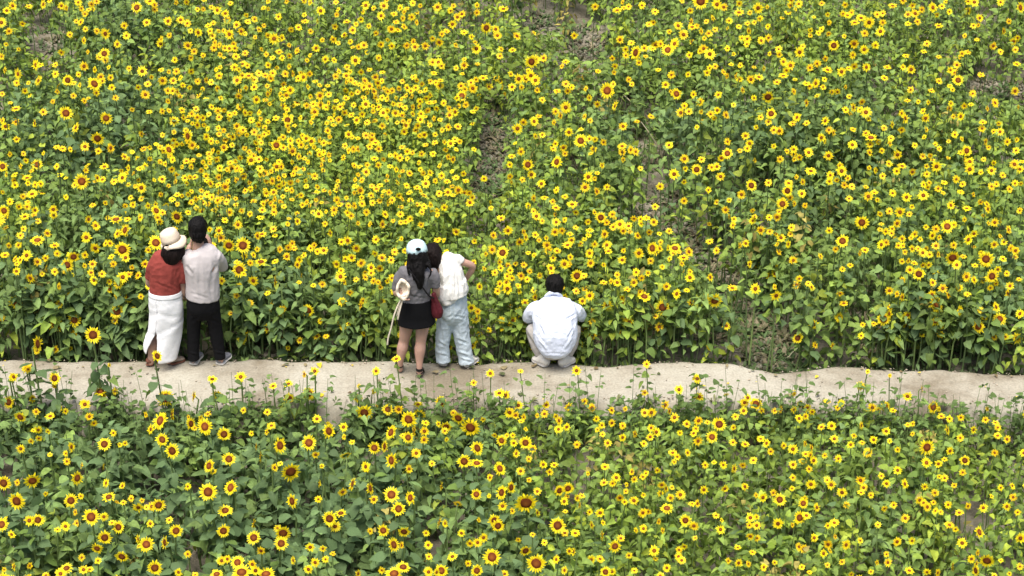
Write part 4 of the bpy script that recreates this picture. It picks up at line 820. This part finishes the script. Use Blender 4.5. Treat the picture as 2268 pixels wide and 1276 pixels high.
N_SINGLE = 300
field = Bag()
singles = []
LEAF_MESHES, HEAD_MESHES, DISC_MESHES = [], [], []
for k, (V, F) in enumerate(LEAVES_HI):
    for tone in range(3):
        c = np.array([[.112, .180, .073], [.145, .23, .052], [.20, .30, .035]][tone])
        LEAF_MESHES.append(np_mesh('leaf', V, F, mats=(M_LEAF,), col=np.tile(c, (len(V), 1))))
for T_ in HEADS_BIG + HEADS_MID:
    a, b = T_['petals'], T_['sepals']
    HEAD_MESHES.append(np_mesh('flower_head', np.concatenate([a[0], b[0]]), np.concatenate([a[1], b[1] + len(a[0])]),
        np.concatenate([np.zeros(len(a[1])), np.ones(len(b[1]))]), (M_PETAL, M_STEM), np.concatenate([a[2], b[2]])))
    d = T_['disc']; DISC_MESHES.append(np_mesh('seed_disc', d[0], d[1], mats=(M_DISC,), col=d[2]))

def set_mat(o, M3, loc):
    m = Matrix(((M3[0][0], M3[0][1], M3[0][2], loc[0]), (M3[1][0], M3[1][1], M3[1][2], loc[1]), (M3[2][0], M3[2][1], M3[2][2], loc[2]), (0, 0, 0, 1)))
    o.matrix_basis = m

for k, (px, py, dpx, code) in enumerate(heads + extra):
    r = random.Random(1000 + k)
    near, zb, h, big, p = site(px, py, dpx, r)
    if h < .1: continue
    R = dpx * 1.21 / 2 / px_scale(p)
    if code in 'LR': R *= 1.0
    n = facing(code, r)
    base = np.array([p[0] + r.uniform(-.05, .05), p[1] + r.uniform(-.03, .05), zb])
    if near: base[1] = min(base[1], y_near(base[0]) - .06)
    else: base[1] = max(base[1], y_far(base[0]) + .07)
    pts, neck = stem_points(base, p, n, R, r)
    top = neck - np.array([0, 0, .02])
    rad = .0045 + .006 * big
    single = k < N_SINGLE
    places = leaf_places(base, top, big, r, 1.0 if single else .85)
    if near and py < 905:                                        # lone stalks against the path: few leaves high up
        places = [q for q in places if q[1][2] < zb + h * .55 or r.random() < .7]
    places = [q for q in places if not in_gap(q[1], near)]
    M3 = frame_from_normal(n, r.uniform(0, 6.28)) * R
    stemV, stemF = tube_np(pts, [rad * 1.25, rad, rad * .8, rad * .7], 5)
    if single:
        root = empty('sunflower', base)
        stem = link('stem', np_mesh('stem', stemV - base, stemF, mats=(M_STEM,), col=np.tile([.15, .215, .065], (len(stemV), 1))), root)
        for (A, o_, L) in places[:22]:
            tone = min(2, max(0, int((1 - big) * 2.2 + r.uniform(-.4, .9))))
            lf = link('leaf', LEAF_MESHES[r.randrange(8) * 3 + tone], root); set_mat(lf, A, o_ - base)
        hi = r.randrange(5) + (0 if dpx > 25 or r.random() < .4 else 5)
        hd = link('flower_head', HEAD_MESHES[hi], root); set_mat(hd, M3, p - base)
        link('seed_disc', DISC_MESHES[hi], hd)
        singles.append((root, px, py, dpx, code, near, hi < 5))
    else:
        tint = leaf_colour(big, r)
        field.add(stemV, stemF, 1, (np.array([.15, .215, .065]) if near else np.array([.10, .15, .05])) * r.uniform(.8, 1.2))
        for (A, o_, L) in places:
            V, F = LEAVES_LO[r.randrange(4)]
            field.add(V @ A.T + o_, F, 0, tint * r.uniform(.85, 1.18))
        if code == 'x' and r.random() < .12: continue            # a bud, no flower yet
        T_ = (HEADS_MID if dpx > 17 else HEADS_LOW)[r.randrange(4)]
        g = np.array([1, r.uniform(.86, 1.06), 1]) * r.uniform(.92, 1.04)
        for key, mi in (('petals', 2), ('disc', 3), ('sepals', 1)):
            V, F, C = T_[key]
            field.add(V @ M3.T + p, F, mi, C * (g if key == 'petals' else 1))

# the leafy mass between the surveyed plants
step = .235
cnt = 0
for gy in np.arange(12.6, 33.5, step):
    half = 1134 / FPX * math.hypot(gy, 9) * 1.06 + 1.0
    for gx in np.arange(-half, half, step):
        r = random.Random(int(gx * 1000) * 7919 + int(gy * 1000))
        x, y = gx + r.uniform(-.11, .11), gy + r.uniform(-.11, .11)
        if y_near(x) - .10 < y < y_far(x) + .10: continue
        near = y < y_near(x)
        zb = Z_FRONT if near else Z_BACK
        bx, by = proj((x, y, zb))
        big = float(np.clip(gmap(BIG, bx, by - 130) + r.uniform(-.15, .15), 0, 1))
        clump = low_noise(x, y)
        if near:
            h = (.50 + .2 * big) * (1 + .22 * clump) + r.uniform(-.12, .05)
            dist = y_near(x) - y
            h = min(h, .30 + dist * .42 + r.uniform(-.05, .08))
        else:
            h = (.64 + .28 * big) * (1 + .30 * clump) + r.uniform(-.16, .05)
        h *= 1 - .45 * max(0, min(1, float(fbm(np.array([x]), np.array([y]), 55, 5.5, 2)[0]) * 1.6))
        sc = px_scale((x, y, zb)) * math.cos(TH)
        ty = by - h * sc
        cut = gap_cut(bx, by, ty, near)
        if cut > ty:
            h = (by - cut) / sc
            if h < .14: continue
        base = np.array([x, y, zb]); top = base + np.array([r.uniform(-.08, .08), r.uniform(-.08, .08), h])
        tint = leaf_colour(big, r)
        V, F = tube_np([base, (base + top) / 2 + [r.uniform(-.02, .02), 0, 0], top], [.006, .005, .003], 3)
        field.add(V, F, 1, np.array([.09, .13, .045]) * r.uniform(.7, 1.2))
        for (A, o_, L) in leaf_places(base, top, big, r, 1.25):
            if in_gap(o_, near): continue
            if not near and y - y_far(x) < .9 and o_[2] - zb < .5 * h and r.random() < .62: continue
            V, F = LEAVES_LO[r.randrange(4)]
            field.add(V @ A.T + o_, F, 0, tint * r.uniform(.82, 1.2))
        cnt += 1
ff = link('sunflower_field', field.mesh('sunflower_field'))
tag(ff, 'dense mass of smaller sunflowers and leaves filling both beds', 'sunflowers', kind='stuff')
print('fillers', cnt, 'tris', len(ff.data.polygons))

# ------------------------------------------------------------------ labels that single each surveyed sunflower out
XB = [(0, 210, 'left edge'), (210, 330, 'left of red top'), (330, 520, 'at the left couple'), (520, 700, 'right of left couple'),
      (700, 860, 'left of aqua cap'), (860, 1060, 'at the hugging women'), (1060, 1170, 'left of squatting man'), (1170, 1300, 'at the squatting man'),
      (1300, 1480, 'right of squatting man'), (1480, 1680, 'around the furrow'), (1680, 1880, 'right of furrow'), (1880, 2070, 'right side'), (2070, 2300, 'right edge')]
YB = [(-50, 110, 'top border'), (110, 240, 'upper back bed'), (240, 370, 'upper-middle back bed'), (370, 500, 'middle back bed'), (500, 630, 'lower back bed'), (630, 730, 'hedge behind path'), (730, 812, 'rim behind path'),
      (812, 900, 'against the path'), (900, 980, 'just below path'), (980, 1080, 'middle front bed'), (1080, 1180, 'lower front bed'), (1180, 1300, 'bottom border')]
FACE = {'c': 'facing us', 'l': 'turned left', 'r': 'turned right', 'L': 'edge-on', 'R': 'sideways', 'd': 'nodding down', 'u': 'facing up', 'b': 'back turned'}
ORD = ['', 'second', 'third', 'fourth', 'fifth', 'sixth', 'seventh', 'eighth', 'ninth', 'tenth', 'eleventh', 'twelfth']
cells = {}
for s_ in singles:
    xb = next(t for a, b, t in XB if a <= max(0, s_[1]) < b); yb = next(t for a, b, t in YB if a <= s_[2] < b)
    cells.setdefault((yb, xb), []).append(s_)
for (yb, xb), L_ in cells.items():
    L_.sort(key=lambda s: s[1])
    for i, (root, px, py, dpx, code, near, bigdisc) in enumerate(L_):
        size = 'large' if dpx >= 30 else ('medium' if dpx >= 25 else 'smaller')
        if len(L_) == 1: rank = ''
        elif i == 0: rank = ', leftmost'
        elif i == len(L_) - 1: rank = ', rightmost'
        else: rank = ', %s from left' % ORD[i]
        tag(root, '%s sunflower %s, %s, %s%s' % (size, FACE[code], yb, xb, rank), 'sunflower', 'sunflowers with large heads')
# ------------------------------------------------------------------ weeds along the path, dry stalks, litter
wd = Bag(); r = random.Random(99)
for k in range(560):
    px = r.uniform(-150, 2400); edge = np.interp(px, [a for a, _ in NEAR], [b for _, b in NEAR])
    x0 = at_z(px, edge, 0); x = x0[0]; y = y_near(x) - r.uniform(.05, .45)
    h = r.choice([r.uniform(.25, .45), r.uniform(.35, .55), r.uniform(.5, .85)])
    base = np.array([x, y, Z_FRONT]); top = base + [r.uniform(-.08, .08), r.uniform(-.05, .05), h]
    V, F = tube_np([base, (base + top) / 2 + [r.uniform(-.03, .03), 0, 0], top], [.004, .0035, .002], 3)
    c = np.array([.12, .19, .055]) * r.uniform(.7, 1.2)
    wd.add(V, F, 1, c)
    az = r.uniform(0, 6)
    for i in range(r.randint(4, 9)):
        f = r.uniform(.35, 1); az += 2.4; L = r.uniform(.035, .085)
        d = np.array([math.cos(az), math.sin(az), r.uniform(-.3, .4)]); d /= np.linalg.norm(d)
        side = np.cross([0, 0, 1.0], d); side /= np.linalg.norm(side); z = np.cross(d, side)
        V, F = LEAVES_LO[r.randrange(3)]
        wd.add(V @ (np.stack([d, side, z], 1) * L).T + base + (top - base) * f + d * L * .45, F, 0, c * r.uniform(.8, 1.3))
tag(link('weeds', wd.mesh('weeds')), 'thin leafy weeds growing along the near edge of the path', 'weeds', kind='stuff')

# low sprigs and grass at the foot of the back bed and in the bare furrows
gb = Bag(); r = random.Random(42)
def sprig(x, y, z, s, c):
    for i in range(r.randint(3, 6)):
        az = r.uniform(0, 6.28); d = np.array([math.cos(az), math.sin(az), r.uniform(.3, 1.4)]); d /= np.linalg.norm(d)
        L = s * r.uniform(.5, 1.2); side = np.cross([0, 0, 1.0], d); side /= np.linalg.norm(side) + 1e-9
        w = side * L * r.uniform(.05, .16); o = np.array([x, y, z])
        V = np.array([o - w * .5, o + w * .5, o + d * L * .6 + w, o + d * L * .6 - w, o + d * L + [0, 0, -.2 * L]])
        gb.add(V, np.array([(0, 1, 2), (0, 2, 3), (3, 2, 4)]), 0, c * r.uniform(.7, 1.3))
for k in range(900):
    x = r.uniform(-7.5, 7.5); y = y_far(x) + abs(r.gauss(0, .10)) + .01
    sprig(x, y, Z_BACK + .02, r.uniform(.05, .16), np.array([.055, .085, .03]))
for (cx, cy, rx, ry) in GAPS + HOLLOWS:
    for k in range(int(rx * ry / 13)):
        a = r.uniform(0, 6.28); q = math.sqrt(r.random()) * 1.25
        p = at_z(cx + rx * q * math.cos(a), cy + ry * q * math.sin(a), Z_BACK)
        if p[1] > y_far(p[0]) + .05:
            sprig(p[0], p[1], Z_BACK, r.uniform(.04, .17), np.array(r.choice([(.08, .13, .045), (.15, .14, .08), (.22, .19, .12), (.10, .16, .06)])))
for k in range(700):
    x = r.uniform(-7, 7); y = y_near(x) - r.uniform(-.02, .35)
    zz = np.interp(y_near(x) - y, [-.05, 0, .1, .25, .4], [0, -.02, -.2, -.33, -.36])
    sprig(x, y, zz, r.uniform(.03, .11), np.array(r.choice([(.10, .16, .05), (.17, .18, .08), (.13, .19, .06)])))
tag(link('grass', gb.mesh('grass')), 'low grass and dry litter at the foot of the beds', 'grass', kind='stuff')

# clods and pebbles
pb = Bag(); r = random.Random(8)
OCT_V = np.array([(1,0,0),(-1,0,0),(0,1,0),(0,-1,0),(0,0,.8),(0,0,-.6)], float)
OCT_F = np.array([(0,2,4),(2,1,4),(1,3,4),(3,0,4),(2,0,5),(1,2,5),(3,1,5),(0,3,5)])
def clod(x, y, z, s, c):
    a = r.uniform(0, 6); R3 = np.array([[math.cos(a), -math.sin(a), 0], [math.sin(a), math.cos(a), 0], [0, 0, 1]])
    V = (OCT_V * [s * r.uniform(.7, 1.3), s * r.uniform(.7, 1.3), s * r.uniform(.5, .9)]) @ R3.T + [x, y, z]
    pb.add(V, OCT_F, 0, c)
M_CLOD = plant_mat('clod_earth', .95, 0, .1, 40, .1)
for k in range(900):
    x = r.uniform(-7.5, 7.5); q = r.choice([abs(r.gauss(0, .07)), r.random(), 1 - abs(r.gauss(0, .08))])
    y = y_far(x) + (y_near(x) - y_far(x)) * min(1, max(0.01, q))
    clod(x, y, .004, r.uniform(.004, .016), np.array([.42, .36, .28]) * r.uniform(.6, 1.15))
for (cx, cy, rx, ry) in GAPS:
    for k in range(int(rx * ry / 10)):
        a = r.uniform(0, 6.28); q = math.sqrt(r.random()) * 1.2
        p = at_z(cx + rx * q * math.cos(a), cy + ry * q * math.sin(a), Z_BACK)
        if p[1] > y_far(p[0]) + .08: clod(p[0], p[1], Z_BACK + .01, r.uniform(.012, .05), np.array([.17, .163, .122]) * r.uniform(.6, 1.25))
tag(link('earth_clods', pb.mesh('earth_clods', (M_CLOD,))), 'small clods of earth scattered on the path and furrows', 'clods', kind='stuff')

fl_ = Bag(); r = random.Random(12)
for k in range(170):
    x = r.uniform(-7.2, 7.2); q = r.choice([r.uniform(.03, .25), r.uniform(.7, 1.0), r.random()])
    y = y_far(x) + (y_near(x) - y_far(x)) * q; L = r.uniform(.012, .05) if k > 30 else r.uniform(.05, .09); a = r.uniform(0, 6.28)
    d = np.array([math.cos(a), math.sin(a), r.uniform(-.05, .2)]); side = np.cross([0, 0, 1.0], d); side /= np.linalg.norm(side); z = np.cross(d, side)
    V, F = LEAVES_LO[r.randrange(4)]
    V = V * np.array([1, 1, .5]); c = np.array(r.choice([(.20, .15, .08), (.10, .12, .05), (.30, .25, .14), (.75, .58, .04)]))
    V = V @ (np.stack([d, side, z], 1) * L).T; V = V - [0, 0, V[:, 2].min()] + [x, y, .012]
    fl_.add(V, F, 0, c)
tag(link('fallen_leaves', fl_.mesh('fallen_leaves')), 'dry leaves and petals fallen on the sandy path', 'leaves', kind='stuff')

M_DRY, _t, _b = mat_base('dry_stalk'); _b.inputs['Base Color'].default_value = (.42, .38, .25, 1); _b.inputs['Roughness'].default_value = .8
def stalk(pts, rad, label):
    """dead stalk through photo pixels (x, y, height above ground)"""
    P3 = [at_z(a, b, Z_BACK + z) for a, b, z in pts]
    b0 = np.array([P3[0][0], P3[0][1], Z_BACK - .02])
    k = len(P3); sub = []
    for i in range(k - 1):
        for t in (0, .5): sub.append(P3[i] * (1 - t) + P3[i + 1] * t + np.array([random.uniform(-.01, .01), 0, random.uniform(-.01, .01)]))
    sub.append(P3[-1]); sub[0] = b0
    V, F = tube_np(sub, np.linspace(rad, rad * .45, len(sub)), 6)
    o = link('dry_stalk', np_mesh('dry_stalk', V - b0, F, mats=(M_DRY,))); o.location = b0
    tag(o, label, 'dead stalk', 'dry stalks in the field')
stalk([(1389, 216, 0), (1389, 185, .3), (1391, 155, .55)], .013, 'upright pale dead stalk in the grey gap of the upper field')
stalk([(1366, 190, .5), (1400, 228, .32), (1440, 262, .1)], .009, 'thin grey stalk leaning right beside the upright pale one')
stalk([(1472, 375, 0), (1462, 330, .3), (1420, 270, .62)], .012, 'long pale stalk leaning left over the dark middle gap')
stalk([(1466, 350, 0), (1474, 315, .3), (1486, 285, .5)], .009, 'short forked-looking stalk crossing the long leaning one')
stalk([(1615, 390, 0), (1628, 360, .3), (1646, 322, .6)], .011, 'green-grey stalk leaning right above the dark furrow')
stalk([(1730, 800, 0), (1748, 790, .06), (1766, 772, .12)], .008, 'fallen straw-coloured stalk lying on the bare patch by the path')
